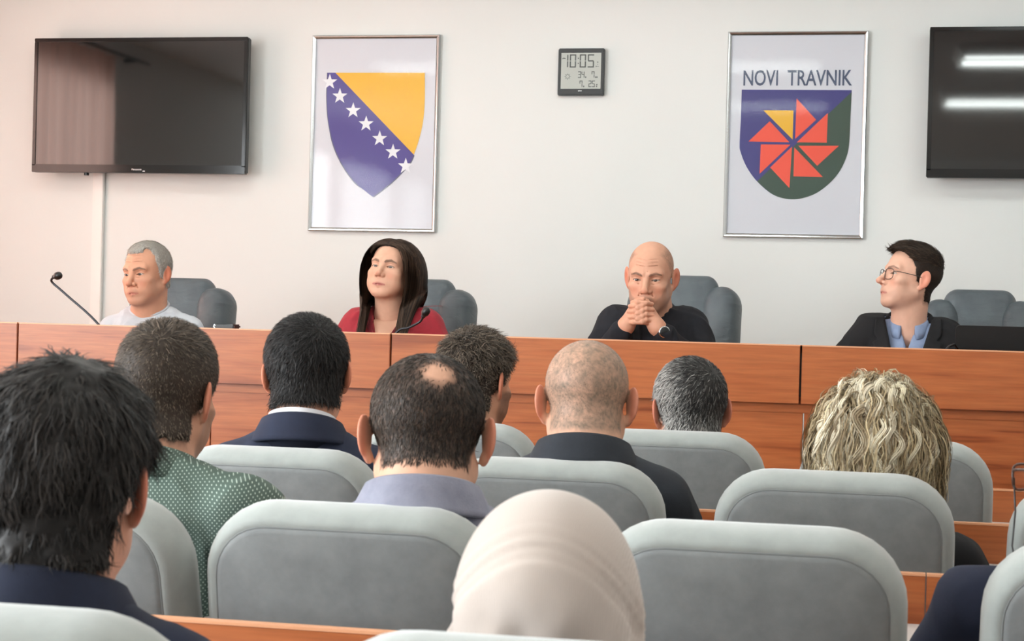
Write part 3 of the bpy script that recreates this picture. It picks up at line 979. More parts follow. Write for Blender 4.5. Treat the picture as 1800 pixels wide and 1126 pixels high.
class Person:
    def __init__(s, origin, yaw, head, hyaw=0, hpitch=0, hroll=0, hp=None, skin=(214, 164, 138), label='', voxel=.003,
                 neck=None, neck_r=(.056, .064), seed=1):
        """origin: world point under the pelvis on the floor; yaw: body facing (0 = +y); head: world centre; hyaw etc. in degrees, world"""
        s.o = np.array(origin, float)
        s.yaw = yaw
        s.R = Rz(math.radians(yaw))
        s.r = np.random.default_rng(seed)
        s.hc = s.loc(head)
        s.hR = s.R.T @ Rz(math.radians(hyaw)) @ Rx(math.radians(hpitch)) @ Ry(math.radians(hroll))
        s.P = dict(HP)
        s.P.update(hp or {})
        s.skin = lin(*skin)
        s.vox = voxel
        s.hfn, s.hcore = head_field(s.P)
        s.label = label
        s.neck_r = neck_r
        s.neck = np.array(neck if neck is not None else s.hc + [0, -.055, -.19])
        s.extra = []
    def loc(s, w):
        return s.R.T @ (np.array(w, float) - s.o)
    def H(s, p):              # local -> head space
        return ((np.asarray(p) - s.hc) @ s.hR / s.P['s']).astype(np.float32)
    def U(s, h):              # head space -> local
        return (np.asarray(h) * s.P['s']) @ s.hR.T + s.hc
    def body_field(s):
        top = s.U(A3(0, -.030, -.040))
        mid = s.U(A3(0, .012, -.075))
        def fn(p):
            d = s.hfn(s.H(p)) * s.P['s']
            n = rc(p, top, s.neck, s.neck_r[0], s.neck_r[1])
            n = smin(n, rc(p, mid, s.neck + A3(0, .015, -.03), s.neck_r[0] * .8, s.neck_r[1] * .9), .03)
            d = smin(d, n, .022)
            d = smin(d, rc(p, s.neck + A3(-.07, -.01, -.075), s.neck + A3(.07, -.01, -.075), .05, .05), .05)
            return d
        return fn
    def core_field(s):
        top = s.U(A3(0, -.030, -.040))
        def fn(p):
            return smin(s.hcore(s.H(p)) * s.P['s'], rc(p, top, s.neck, s.neck_r[0], s.neck_r[1]), .022)
        return fn
    def paint(s, V, fn=None):
        """albedo of the skin, with the glow of light through the ears painted in"""
        h = s.H(V)
        ax, y, z = np.abs(h[:, 0]), h[:, 1], h[:, 2]
        c = np.repeat(s.skin[None], len(V), 0)
        n = vnoise(V, 60) * .5 + vnoise(V, 140) * .5
        c = c * (1 + .05 * n[:, None])
        mixin = lambda m, col: c * (1 - m[:, None]) + np.asarray(col) * m[:, None]
        g = lambda v, a, b: np.clip((v - a) / (b - a), 0, 1)
        red = s.skin * [1.0, .64, .58]
        m = np.exp(-((ax - .038) / .018) ** 2 - ((z + .036) / .016) ** 2) * (y > .02) * .45
        m = np.maximum(m, np.exp(-(ax / .014) ** 2 - ((z + .034) / .012) ** 2) * (y > .08) * .5)
        m = np.maximum(m, g(ax, .0745 * s.P['w'], .082 * s.P['w']) * (np.abs(z) < .06) * (y < .03) * .9)  # ears: natural redness plus light glowing through them, painted as colour
        c = mixin(m, red)
        if not s.P['noface']:
            lipm = np.clip(1 - np.abs(z + .0712) / (.0085 - .0052 * g(ax, .006, .025)), 0, 1) ** .5 * (ax < .0262) * (y > .06)
            c = mixin(lipm * .85, s.lip)
            bz = np.interp(ax, [.010, .018, .034, .052], [.0150, .0190, .0235, .0175])
            bt = np.interp(ax, [.0085, .0105, .015, .034, .052, .054], [-.002, .002, .0052, .0050, .0026, -.002]) * s.browt
            bm = np.clip((bt - np.abs(z - bz)) / .0016, 0, 1) * (y > .035) * (.75 + .25 * n)
            c = mixin(np.clip(bm, 0, 1) * .92, s.browc)
            # lash line and shadowless lid tint
            dx, dz = ax - .0315, z + .001 - .05 * (ax - .0315)
            hu = .0058 * s.P['eye']
            Ru = (.0145 ** 2 + hu * hu) / (2 * hu)
            lash = np.clip(1 - np.abs(np.hypot(dx, dz - (hu - Ru)) - Ru - .0006) / .0013, 0, 1) * (np.abs(dx) < .0148) * (dz > -.001) * (y > .05)
            c = mixin(lash * .95, s.browc * .45)
            if s.beard is not None:
                col, amt = s.beard
                zr = np.interp(ax, [0, .02, .03, .05, .07], [-.050, -.052, -.066, -.050, .0])
                bm = np.clip((zr - z) / .010, 0, 1) * np.clip((y + .012) / .02, 0, 1) * np.clip((z + .145) / .03, 0, 1)
                bm = bm * (1 - lipm) * (.8 + .2 * n)
                c = mixin(np.clip(bm * amt, 0, 1), col)
        elif s.beard is not None:
            col, amt = s.beard
            bm = np.clip((-.045 - z) / .01, 0, 1) * np.clip((y + .012) / .02, 0, 1)
            c = mixin(np.clip(bm * amt, 0, 1), col)
        if s.buzz is not None:
            col, amt, fn_, soft = s.buzz
            m = np.clip((-fn_(h) - .004 * n) / soft, 0, 1) * amt
            m = m * ~((s.hcore(h) > .0035) & (ax > .066 * s.P['w']) & (z > -.06))
            gn = .75 + .35 * vnoise(V, 320) + .25 * vnoise(V, 90) if amt < .9 else .95 + .12 * vnoise(V, 200)
            c = mixin(np.clip(m * gn, 0, 1), col)
        return np.clip(c, 0, 1)
    lip, browc, browt, beard, buzz = lin(186, 112, 104), lin(70, 52, 42), 1.0, None, None
    def build_body(s, hands=()):
        fn = s.body_field()
        lo = np.minimum(s.hc - .15, s.neck - [.13, .10, .14])
        hi = np.maximum(s.hc + .15, s.neck + [.13, .10, 0])
        V, Q = nets(fn, lo, hi, s.vox)
        col = s.paint(V)
        n = len(V)
        Vs, Qs, Cs = [V], [Q], [col]
        for hf, l, h_, vox in hands:
            v, q = nets(hf, l, h_, vox)
            Vs.append(v)
            Qs.append(q + n)
            n += len(v)
            k = np.repeat(s.skin[None], len(v), 0) * (1 + .08 * vnoise(v, 70)[:, None])
            Cs.append(np.clip(k * [1, .95, .93], 0, 1))
        s.obj = link('person', mesh_np('person', np.concatenate(Vs), np.concatenate(Qs), None, np.concatenate(Cs)), SKIN)
        s.obj.location = s.o
        s.obj.rotation_euler = (0, 0, math.radians(s.yaw))
        tag(s.obj, s.label, 'person')
        s.fn = fn
        return s
    def eyes(s, gaze=(0, 1, 0), iris=(70, 52, 38)):
        gz = unit(np.array(gaze, float))
        for sx in (-1, 1):
            m = MB().ball((0, 0, 0), .0127, 28, 20)
            V = np.array(m.v)
            a = np.arccos(np.clip(unit(V) @ gz, -1, 1))
            col = np.where((a < .19)[:, None], lin(12, 10, 10), np.where((a < .46)[:, None], lin(*iris), np.where((a < .52)[:, None], lin(*iris) * .5, lin(196, 184, 174))))
            V = s.U(V + np.array([sx * .0315, .0675, -.001]))
            q = [f for f in m.f if len(f) == 4]
            t_ = [f for f in m.f if len(f) == 3]
            link('eye', mesh_np('eye', V, np.array(q), np.array(t_), col), EYE, s.obj)
        return s
    # ---- clothing
    def torso_field(s, sw=.185, sz=None, elbows=None, wrists=None, depth=1.0, bulk=1.0, pelvis_z=.53, arm=1.0, lean=None, trap=.045, dsz=(0, 0)):
        N = s.neck
        sz = N[2] - .075 if sz is None else sz
        pel = np.array([0, 0, pelvis_z])
        chest = N + [0, .035, -.17]
        E = elbows or [(-sw - .05, .08, sz - .27), (sw + .05, .08, sz - .27)]
        Wr = wrists or [(-sw * .8, .30, sz - .25), (sw * .8, .30, sz - .25)]
        s.E, s.Wr, s.S = [np.array(e, float) for e in E], [np.array(q, float) for q in Wr], [np.array((sx * sw, N[1] - .005, sz + dsz[(sx + 1) // 2])) for sx in (-1, 1)]
        sx_ = 1.32
        def fn(p):
            u = p.copy()
            u[:, 0] /= sx_
            d = rc(u, pel, chest, .135 * bulk, .122 * bulk * depth)
            d = smin(d, rc(p, N + A3(-.04, 0, -.085), N + A3(.04, 0, -.085), .085, .085), .05)
            for i, sg in enumerate((-1, 1)):
                S = s.S[i]
                d = smin(d, rc(p, N + A3(sg * .05, -.005, -.062), S + A3(-sg * .02, 0, -.012), .064 * arm, .058 * arm), .05)
                d = smin(d, rc(p, N + A3(sg * .03, -.012, -.012), S + A3(-sg * .06, -.005, .012), .030, trap * .8), .045)
                a = rc(p, S + A3(0, 0, -.012), s.E[i], .060 * arm, .050 * arm)
                a = smin(a, rc(p, s.E[i], s.Wr[i], .050 * arm, .036 * arm), .02)
                d = smin(d, a, .035)
            return d
        return fn
    def garment(s, name, fn, mat, lo=None, hi=None, vox=.0065, wrinkle=.003, wscale=16, neck_cut=None, cut=None, seed=0.0, folds=None):
        """neck_cut: (height offset above the neck base, forward tilt)"""
        N = s.neck
        ex = [s.E[0], s.E[1], s.Wr[0], s.Wr[1], s.S[0], s.S[1], N]
        lo = np.min(ex, 0) - .1 if lo is None else np.asarray(lo)
        hi = np.max(ex, 0) + .1 if hi is None else np.asarray(hi)
        lo = np.minimum(lo, [-.24, -.2, .48])
        hi = np.maximum(hi, [.24, .24, .6])
        hi[2] = max(hi[2], N[2] + .06)
        core = s.core_field()
        def f(p):
            d = fn(p)
            # creases: stretched noise
            if wrinkle:
                q = p * A3(1, 1, .55) + seed
                q = q + (.03 * vnoise(p + 7.7, 9))[:, None].astype(np.float32)
                r1 = 1 - 2.2 * np.abs(vnoise(q, wscale))
                r2 = 1 - 2.2 * np.abs(vnoise(q + 3.1, wscale * 2.1))
                d = d - wrinkle * r1 - wrinkle * .45 * r2
            if folds is not None:
                d = d - folds(p)
            if neck_cut is not None:
                hgt, tilt = neck_cut
                nrm = A3(0, math.sin(tilt), math.cos(tilt))
                d = smax(d, (p - (N + A3(0, 0, hgt)).astype(np.float32)) @ nrm, .006)
            if cut is not None:
                d = smax(d, -cut(p), .004)
            return d
        V, Q = nets(f, lo, hi, vox)
        o = link(name, mesh_np(name, V, Q), mat, s.obj)
        s.gf = f
        return o
    def trousers(s, mat, seat=.47, knee_y=.42, foot_y=.34, pz=None):
        def fn(p):
            d = ell(p, (0, .02, seat + .07), (.19, .15, .11))
            for sg in (-1, 1):
                d = smin(d, chain(p, [A3(sg * .09, .04, seat + .07), A3(sg * .11, knee_y, seat + .06), A3(sg * .12, foot_y, .09)], [.085, .065, .05], .03), .04)
            return d
        V, Q = nets(fn, (-.24, -.16, .05), (.24, knee_y + .09, seat + .22), .014, 0)
        link('trousers', mesh_np('trousers', V, Q), mat, s.obj)
        for sg in (-1, 1):
            def sh(p):
                return smin(ell(p, (sg * .12, foot_y + .03, .045), (.045, .12, .045)), ell(p, (sg * .12, foot_y - .02, .07), (.04, .05, .05)), .03)
            def shoe(p):
                return smax(sh(p), -p[:, 2], .004)
            V, Q = nets(shoe, (sg * .12 - .06, foot_y - .11, -.01), (sg * .12 + .06, foot_y + .17, .13), .010, 0)
            link('shoe', mesh_np('shoe', V, Q), MAT['shoe'], s.obj)
    def ring_collar(s, name, mat, rx, ry, prof, arc=150, z0=0, yoff=0, tilt=.35, spread=0, n=44, center=None, parent=None, dip=0):
        """collar: a closed cross-section (radial, height) swept round the neck, open at the front"""
        c = (s.neck if center is None else np.asarray(center)) + np.array([0, yoff, z0])
        rings = []
        for k in range(n):
            a = math.radians(-arc + 2 * arc * k / (n - 1))      # 0 = nape
            fr = (1 - math.cos(a)) / 2                          # 0 nape .. 1 throat
            ring = []
            for rad, hgt in prof:
                rr = rad + spread * fr * max(0, rad)
                x = (rx + rr) * math.sin(a)
                y = -(ry + rr) * math.cos(a)
                ring.append(c + [x, y, hgt * (1 - .25 * fr) - tilt * (y + ry) - dip * fr * fr])
            rings.append(ring)
        return MB().loft(rings).build(name, mat, parent or s.obj, True)
    def torus(s, name, mat, rx, ry, r, z0, tilt, yoff=0):
        c = s.neck + np.array([0, yoff, z0])
        pts = [c + np.array([rx * math.cos(a), ry * math.sin(a), -tilt * ry * math.sin(a)]) for a in np.linspace(0, 2 * PI, 48)]
        return MB().tube(pts, r, 8, False).build(name, mat, s.obj, True)
    # ---- hair
    def cap(s, t=.012, region=None, vox=.004, name='hair', col=(40, 34, 30), extra=None, k=.012, shade=.55, jit=0):
        core = s.core_field()
        reg = region or hair_region
        sc = s.P['s']
        def f(p):
            h = s.H(p)
            tt = t(h) if callable(t) else t
            d = core(p) - tt
            if jit: d = d - jit * vnoise(p, 45) - jit * .6 * vnoise(p, 95)
            d = smax(d, (reg(h) + .0035 * vnoise(h, 120)) * sc, k)
            if extra is not None: d = smin(d, extra(h) * sc, .01)
            return d
        lo, hi = s.hc - .17, s.hc + .17
        V, Q = nets(f, lo, hi, vox)
        s.capV, s.capQ, s.capf = V, Q, f
        c = np.repeat((lin(*col) * shade)[None], len(V), 0) if not callable(shade) else shade(s.H(V))
        s.hair = link(name, mesh_np(name, V, Q, None, c), HAIR, s.obj)
        return s
    def short_hair(s, n, length, width=.0011, lift=.35, col=(40, 34, 30), col2=None, greyfn=None, whorl=(0, -.075, .098), comb=(0, 0, 0), jitter=.35, segs=3, keep=None, curl=0, name='strands', gravity=.3, lenfn=None, vary=.25):
        P0, N = sample_mesh(s.capV, s.capQ, n, s.r)
        hd = s.H(P0)
        m = np.ones(n, bool) if keep is None else keep(hd)
        # leave out the inner side of the cap
        d = ev(s.core_field(), P0)
        m &= d > .0005
        P0, N, hd = P0[m], N[m], hd[m]
        n = len(P0)
        hN = unit(N @ s.hR)
        F = unit(hd - np.array(whorl)) + np.array([0, 0, -gravity]) + np.array(comb)
        F = F + jitter * s.r.normal(size=(n, 3))
        F = unit(F - hN * (F * hN).sum(1)[:, None])
        L = length * (1 - vary + 2 * vary * s.r.random(n)) * (1 if lenfn is None else lenfn(hd))
        t_ = np.linspace(0, 1, segs + 1)
        path = np.zeros((n, segs + 1, 3))
        pos = hd - hN * .002
        sidev = unit(np.cross(F, hN))
        dirv = unit(F * (1 - lift) + hN * lift)
        ph = s.r.random(n) * 6.28
        for k in range(segs + 1):
            off = curl * np.sin(ph + t_[k] * 7)[:, None] * sidev
            path[:, k] = pos + off
            dk = unit(dirv - hN * (t_[k] * lift * .9 + t_[k] * L / .085 * np.clip((hd[:, 2] + .055) / .05, -.3, 1))[:, None])
            pos = pos + dk * (L / segs)[:, None]
        pl = s.U(path.reshape(-1, 3)).reshape(path.shape)
        sl = np.repeat((unit(sidev + .35 * s.r.normal(size=(n, 3))) @ s.hR.T)[:, None], segs + 1, 1)
        c1, c2 = lin(*col), lin(*(col2 or tuple(min(255, int(c * 1.5 + 8)) for c in col)))
        mixv = s.r.random(n) ** 1.5 if greyfn is None else np.clip(greyfn(hd) + .3 * s.r.normal(size=n), 0, 1)
        cols = c1 + (c2 - c1) * mixv[:, None]
        cols = cols * (.75 + .5 * s.r.random((n, 1)))
        ribbons(name, pl, np.full(n, width) * (.7 + .6 * s.r.random(n)), sl, cols, HAIR, s.hair)
        return s
MAT['shoe'] = plain('black_shoe_leather', (24, 22, 22), .35)
MAT['dark_trousers'] = make_cloth('dark_trousers', (38, 40, 48))
MAT['blue_trousers'] = make_cloth('blue_trousers', (52, 62, 88))

def hand_field(wrist, tip_dir, back, thumb_side, curl=.5, scale=1.0):
    """a relaxed hand: palm, four unequal bent fingers and a thumb; tip_dir from the wrist, back = normal of the back of the hand"""
    d = unit(np.array(tip_dir, float))
    n = np.array(back, float)
    n = unit(n - d * (n @ d))
    t = np.cross(d, n)
    if t @ np.array(thumb_side, float) < 0: t = -t
    w = np.array(wrist, float)
    segs = []
    for i, (off, L) in enumerate(((.030, .072), (.010, .080), (-.010, .075), (-.029, .060))):
        p = w + d * .085 * scale + t * off * scale
        a = curl * .6
        pts, rs = [w + d * .04 * scale + t * off * .8 * scale, p], [.011, .0095]
        for k, f in enumerate((.45, .31, .24)):
            dd = unit(d * math.cos(a) - n * math.sin(a) + t * off * 1.5)
            p = p + dd * L * f * scale
            pts.append(p)
            rs.append((.0086, .0080, .0068)[k])
            a += curl * .8
        segs.append((pts, [r * scale for r in rs]))
    tp = w + d * .025 * scale + t * .024 * scale
    th = [tp, tp + (d * .6 + t * .65 - n * .25) * .036 * scale, tp + (d * 1.35 + t * .80 - n * .5) * .045 * scale, tp + (d * 1.9 + t * .75 - n * .7) * .048 * scale]
    segs.append((th, [.014 * scale, .011 * scale, .0095 * scale, .008 * scale]))
    def fn(p):
        p = np.asarray(p, np.float32)
        x = rc(p, w + t * .012 * scale, w + d * .07 * scale + t * .022 * scale, .018 * scale, .013 * scale)
        x = smin(x, rc(p, w - t * .012 * scale, w + d * .07 * scale - t * .022 * scale, .018 * scale, .013 * scale), .02)
        x = smin(x, rc(p, w - d * .07, w, .027 * scale, .023 * scale), .015)
        for pts, rs in segs:
            x = smin(x, chain(p, pts, rs, .004), .005)
        return x
    return fn
def add_hands(pr, curl=.5, vox=.004):
    out = []
    for i, sg in enumerate((-1, 1)):
        w, e = pr.Wr[i], pr.E[i]
        d = unit(w - e)
        f = hand_field(w + d * .01, d, (0, 0, 1), (-sg, 0, 0), curl)
        out.append((f, w - .14, w + .16 + np.abs(d) * .06, vox))
    return out
# ------------------------------------------------------------------ the panel
def vwedge(N, zv, slope, xc=0.0, round_=.0):
    def cut(p):
        return np.maximum(np.abs(p[:, 0] - xc) - np.maximum(p[:, 2] - zv, -.02) * slope, -(p[:, 1] - N[1] - .0)) * .9
    return cut
def drape(pr, name, mat, A, B, off=.004, th=.004, nu=7, nv=22, parent=None, front=1):
    """a cloth panel between two edges A and B (x,z polylines in local space) laid on the garment surface"""
    A, B = np.array(A, float), np.array(B, float)
    def res(L):
        s_ = np.concatenate([[0], np.cumsum(np.linalg.norm(np.diff(L, axis=0), axis=1))])
        t_ = np.linspace(0, s_[-1], nv)
        return np.stack([np.interp(t_, s_, L[:, 0]), np.interp(t_, s_, L[:, 1])], 1)
    A, B = res(A), res(B)
    G = np.stack([A + (B - A) * u for u in np.linspace(0, 1, nu)], 1).reshape(-1, 2)
    y = np.full(len(G), pr.neck[1] + front * .35)
    for _ in range(60):
        d = ev(pr.gf, np.stack([G[:, 0], y, G[:, 1]], 1))
        y = y - front * np.clip(d, -.02, .02) * .8
    y = y + front * off
    v0 = np.stack([G[:, 0], y + front * th, G[:, 1]], 1)
    v1 = np.stack([G[:, 0], y - front * .006, G[:, 1]], 1)
    m = MB()
    n = len(G)
    f = []
    idx = lambda i, j: i * nu + j
    for i in range(nv - 1):
        for j in range(nu - 1):
            a = (idx(i, j), idx(i, j + 1), idx(i + 1, j + 1), idx(i + 1, j))
            f.append(a)
            f.append(tuple(q + n for q in a[::-1]))
    edge = [idx(0, j) for j in range(nu)] + [idx(i, nu - 1) for i in range(1, nv)] + [idx(nv - 1, j) for j in range(nu - 2, -1, -1)] + [idx(i, 0) for i in range(nv - 2, 0, -1)]
    for a, b in zip(edge, edge[1:] + edge[:1]):
        f.append((a, b, b + n, a + n))
    m.add(np.concatenate([v0, v1]), f)
    return m.build(name, mat, parent or pr.obj, True)

BLAZER_COLLAR = [(0, -.055), (-.002, .014), (.0, .030), (.005, .036), (.011, .032), (.020, .010), (.030, -.014), (.034, -.022), (.030, -.026), (.018, -.020), (.013, -.055)]
SHIRT_COLLAR = [(0, -.03), (-.002, .016), (.001, .024), (.006, .024), (.010, .0), (.012, -.03)]

# -- man in the grey shirt
p1 = Person((-2.66, 6.20, .25), 184, (-2.662, 6.085, 1.392), hyaw=166, hpitch=-3, hroll=3, voxel=.0019, seed=2,
            hp=dict(s=1.0, w=.99, jaw=1.08, cheek=1.1, nose=1.12, nosew=1.1, eye=.78, brow=2.2, lip=.8, flare=22, age=1.0),
            skin=(206, 152, 124), label='man with short grey hair in a pale grey shirt looking sideways', neck_r=(.060, .066))
p1.neck = p1.hc + np.array([0, -.045, -.135])
p1.browc = lin(66, 54, 46)
p1.lip = lin(176, 106, 94)
p1.beard = (lin(150, 118, 102), .35)
tf = p1.torso_field(sw=.150, elbows=[(-.235, .10, .80), (.235, .10, .80)], wrists=[(-.10, .36, .80), (.10, .36, .80)], pelvis_z=.5, arm=.95)
p1.build_body(add_hands(p1)).eyes((.04, 1, -.10), (50, 40, 36))
MAT['grey_knit'] = make_cloth('pale_grey_jersey', (196, 202, 208), (184, 190, 198), scale=600, sheen=.1, wr=2.0)
p1.garment('shirt', tf, MAT['grey_knit'], vox=.006, wrinkle=.004, wscale=17, neck_cut=(.012, .46))
p1.torus('neckband', MAT['grey_knit'], .071, .071, .0065, .010, .46, .002)
p1.trousers(MAT['dark_trousers'])
GREY_LINE = ([-.12, -.075, -.03, -.012, .01, .03, .055, .075, .09, .102, .112, .14], [-.052, -.040, -.030, .002, .012, .022, .026, .026, .030, .044, .07, .3])
def reg1(h):
    r_ = hair_region(h, -.055, hairline=GREY_LINE)
    lock = np.sqrt((h[:, 0] / 1.6) ** 2 + ((h[:, 1] - .055) / 1.0) ** 2 + ((h[:, 2] - .098)) ** 2) - .026
    return smin(r_, lock, .01)
p1.cap(.008, reg1, .0035, col=(172, 168, 160), shade=.8)
p1.short_hair(9000, .013, .0010, .35, col=(146, 140, 132), col2=(222, 219, 212), whorl=(0, -.075, .098), greyfn=lambda h: .35 + .5 * np.clip((.05 - h[:, 2]) / .08, 0, 1) + .3 * (h[:, 1] > .03), comb=(.2, .25, 0))

# -- woman in the red blouse
p2 = Person((-1.70, 6.20, .25), 180, (-1.698, 6.085, 1.424), hyaw=171, hpitch=11, hroll=-4, voxel=.0019, seed=4,
            hp=dict(s=.965, w=1.03, jaw=1.04, cheek=1.25, nose=1.0, nosew=.98, eye=.78, brow=.5, lip=1.12, ear=.6, flare=4, chin=1),
            skin=(210, 163, 138), label='woman with long dark hair in a red blouse', neck_r=(.054, .062))
p2.neck = p2.hc + np.array([.0, -.040, -.150])
p2.browc = lin(56, 40, 32)
p2.lip = lin(168, 86, 86)
p2.browt = 1.15
tf2 = p2.torso_field(sw=.128, sz=p2.neck[2] - .050, elbows=[(-.225, .12, .80), (.225, .12, .80)], wrists=[(-.10, .36, .80), (.10, .36, .80)], pelvis_z=.5, arm=1.12, bulk=1.06)
p2.build_body(add_hands(p2)).eyes((-.10, 1, -.22), (50, 38, 30))
MAT['red_cloth'] = make_cloth('red_crepe', (172, 26, 46), (150, 18, 38), scale=900, sheen=.1, wr=1.6, rough=.7)
MAT['dark_red'] = make_cloth('dark_red_trim', (122, 18, 34), (104, 14, 28), scale=900, sheen=.1)
p2.garment('blouse', tf2, MAT['red_cloth'], vox=.006, wrinkle=.0045, wscale=15, neck_cut=(.030, .25), cut=vwedge(p2.neck, p2.neck[2] - .155, .42))
# skin of the chest below the neckline
def chest2(p): return tf2(p) + .008
for s_ in (-1, 1):      # frilled collar edges
    N = p2.neck
    zz = np.linspace(N[2] + .028, N[2] - .13, 26)
    A = [(s_ * max((z - (N[2] - .155)) * .42, .004) * .95, z) for z in zz]
    B = [(s_ * (max((z - (N[2] - .155)) * .42, .004) + .020 + .005 * math.sin(z * 190)), z) for z in zz]
    drape(p2, 'collar_frill', MAT['dark_red'], A, B, .003, .004)
p2.trousers(MAT['dark_trousers'])
V_, Q_ = nets(lambda p: smax(chest2(p), p[:, 2] - p2.neck[2] + .03, .01), p2.neck + [-.13, -.02, -.24], p2.neck + [.13, .22, .02], .007, 0)
link('chest', mesh_np('chest', V_, Q_, None, np.repeat((p2.skin)[None], len(V_), 0)), SKIN, p2.obj)
# long hair: a scalp cap and strands sliding down over head and shoulders
LONG_LINE = ([-.12, -.075, -.03, -.012, .01, .03, .055, .070, .082, .10, .14], [-.03, -.02, -.005, .012, .026, .038, .046, .054, .068, .13, .3])
p2.cap(.006, lambda h: hair_region(h, -.10, 0, LONG_LINE), .004, col=(42, 32, 27), shade=.8, k=.008)
def long_hair(pr, n, body, start, steps, step, layer, col, col2, width, wave=0, wl=.05, name='strands', part=(0, .0), ends=None, gravity=1.0, mixpow=1.5, spread=0, out0=1.0, dark=None, fall=None, radial=False, lock=None):
    """strands that slide down the outside of the field `body`"""
    P0 = start
    n = len(P0)
    lay = layer[0] + (layer[1] - layer[0]) * pr.r.random(n)
    h0 = pr.H(P0)
    out = np.zeros((n, 3))
    out[:, 0] = np.where(h0[:, 0] - part[0] >= 0, 1, -1) * out0
    if radial:
        out = unit(np.stack([h0[:, 0], h0[:, 1] + .035, 0 * h0[:, 0]], 1) + .25 * pr.r.normal(size=(n, 3))) * out0
    D = unit(out @ pr.hR.T + np.array([0, 0, .15]))
    path = [P0.copy()]
    p = P0.copy()
    for k in range(steps):
        g = grad(body, p, .004)
        d = ev(body, p)
        want = D * math.exp(-k * step / .045) + np.array([0, 0, -1.0]) * gravity * (1 - math.exp(-k * step / .045))
        if fall is not None: want = fall(p, want, h0)
        tang = want - g * np.minimum((want * g).sum(1), 0)[:, None] * (d < lay + .01)[:, None]
        p = p + unit(tang) * step
        d = ev(body, p)
        g = grad(body, p, .004)
        p = p + g * np.maximum(lay - d, 0)[:, None]
        far = np.maximum(d - lay - .012, 0)
        p = p - g * (np.minimum(far, .004) * spread)[:, None]
        path.append(p.copy())
    path = np.stack(path, 1)
    if ends is not None:        # stop each strand at its own length
        L = np.clip(ends(pr.r.random(n)), .3, 1)
        N_ = path.shape[1]
        u = np.linspace(0, 1, N_)[None] * L[:, None] * (N_ - 1)
        i0 = np.clip(np.floor(u).astype(int), 0, N_ - 2)
        fr = (u - i0)[..., None]
        a = np.arange(n)[:, None]
        path = path[a, i0] * (1 - fr) + path[a, i0 + 1] * fr
    T = unit(np.gradient(path, axis=1))
    g = np.stack([grad(body, path[:, k], .004) for k in range(path.shape[1])], 1)
    side = unit(np.cross(T, g))
    if wave:
        N_ = path.shape[1]
        sl = np.cumsum(np.concatenate([np.zeros((n, 1)), np.linalg.norm(np.diff(path, axis=1), axis=2)], 1), 1)
        rr = pr.r
        phs = rr.random((n, 1)) * 6.28 + sl * (2 * PI / (wl * (.75 + .7 * rr.random((n, 1)))))
        amp = wave * (.5 + .9 * rr.random((n, 1))) * np.clip(sl / .05, 0.1, 1)
        path = path + side * (amp * np.sin(phs))[..., None] + g * (amp * .6 * (np.cos(phs) + .8))[..., None]
        T = unit(np.gradient(path, axis=1))
        side = unit(np.cross(T, g))
    c1, c2 = lin(*col), lin(*col2)
    mv = pr.r.random(n) ** mixpow
    if lock is not None:        # each guide becomes a lock of several strands
        k, rad = lock
        N_ = path.shape[1]
        tt = np.linspace(0, 1, N_)
        env = np.interp(tt, [0, .12, .6, 1], [.9, 1, .8, .15])[None, :, None]
        rep = lambda q: np.repeat(q, k, 0)
        oa, ob = pr.r.normal(size=(n * k, 1, 1)) * rad * 1.5, pr.r.normal(size=(n * k, 1, 1)) * rad * .6
        path = rep(path) + rep(side) * oa * env + rep(g) * ob * env
        side = unit(rep(side) + .3 * rep(g) * pr.r.normal(size=(n * k, 1, 1)))
        mv = np.clip(rep(mv) + .12 * pr.r.normal(size=n * k), 0, 1)
        h0 = rep(h0)
        n = n * k
    cols = (c1 + (c2 - c1) * mv[:, None]) * (.8 + .4 * pr.r.random((n, 1)))
    if dark is not None:
        cols = cols * dark(h0)[:, None]
    return ribbons(name, path, width * (.7 + .6 * pr.r.random(n)), side, cols, HAIR, pr.hair)
bodyf2 = p2.body_field()
hairbody2 = lambda p: np.minimum(bodyf2(p), tf2(p) - .004)
S0, _n = sample_mesh(p2.capV, p2.capQ, 30000, p2.r)
h_ = p2.H(S0)
face_in = (h_[:, 2] > .0) & (ev(p2.core_field(), S0) > .003)
S0 = S0[face_in][:5600]
def fall2(p, want, h0):
    low = np.clip((p2.hc[2] - .06 - p[:, 2]) / .06, 0, 1)
    frontish = np.clip((h0[:, 1] + .030) / .02, 0, 1)
    sg = np.where(h0[:, 0] >= 0, 1, -1)
    tx = p2.neck[0] + sg * (.062 + .028 * np.abs(np.sin(h0[:, 1] * 300 + h0[:, 2] * 170)))
    w = want.copy()
    w[:, 0] += low * frontish * np.clip((tx - p[:, 0]) * 14, -1.2, 1.2)
    w[:, 0] += low * (1 - frontish) * np.clip((p2.neck[0] + sg * .05 - p[:, 0]) * 14, -1.5, 1.5)
    w[:, 1] += low * (frontish * .9 - (1 - frontish) * 1.4)
    return w
long_hair(p2, 0, hairbody2, S0, 27, .0165, (.002, .009), (34, 26, 22), (92, 72, 58), .0022, part=(0, 0), ends=lambda r_: .85 + .2 * r_, spread=.6, fall=fall2)

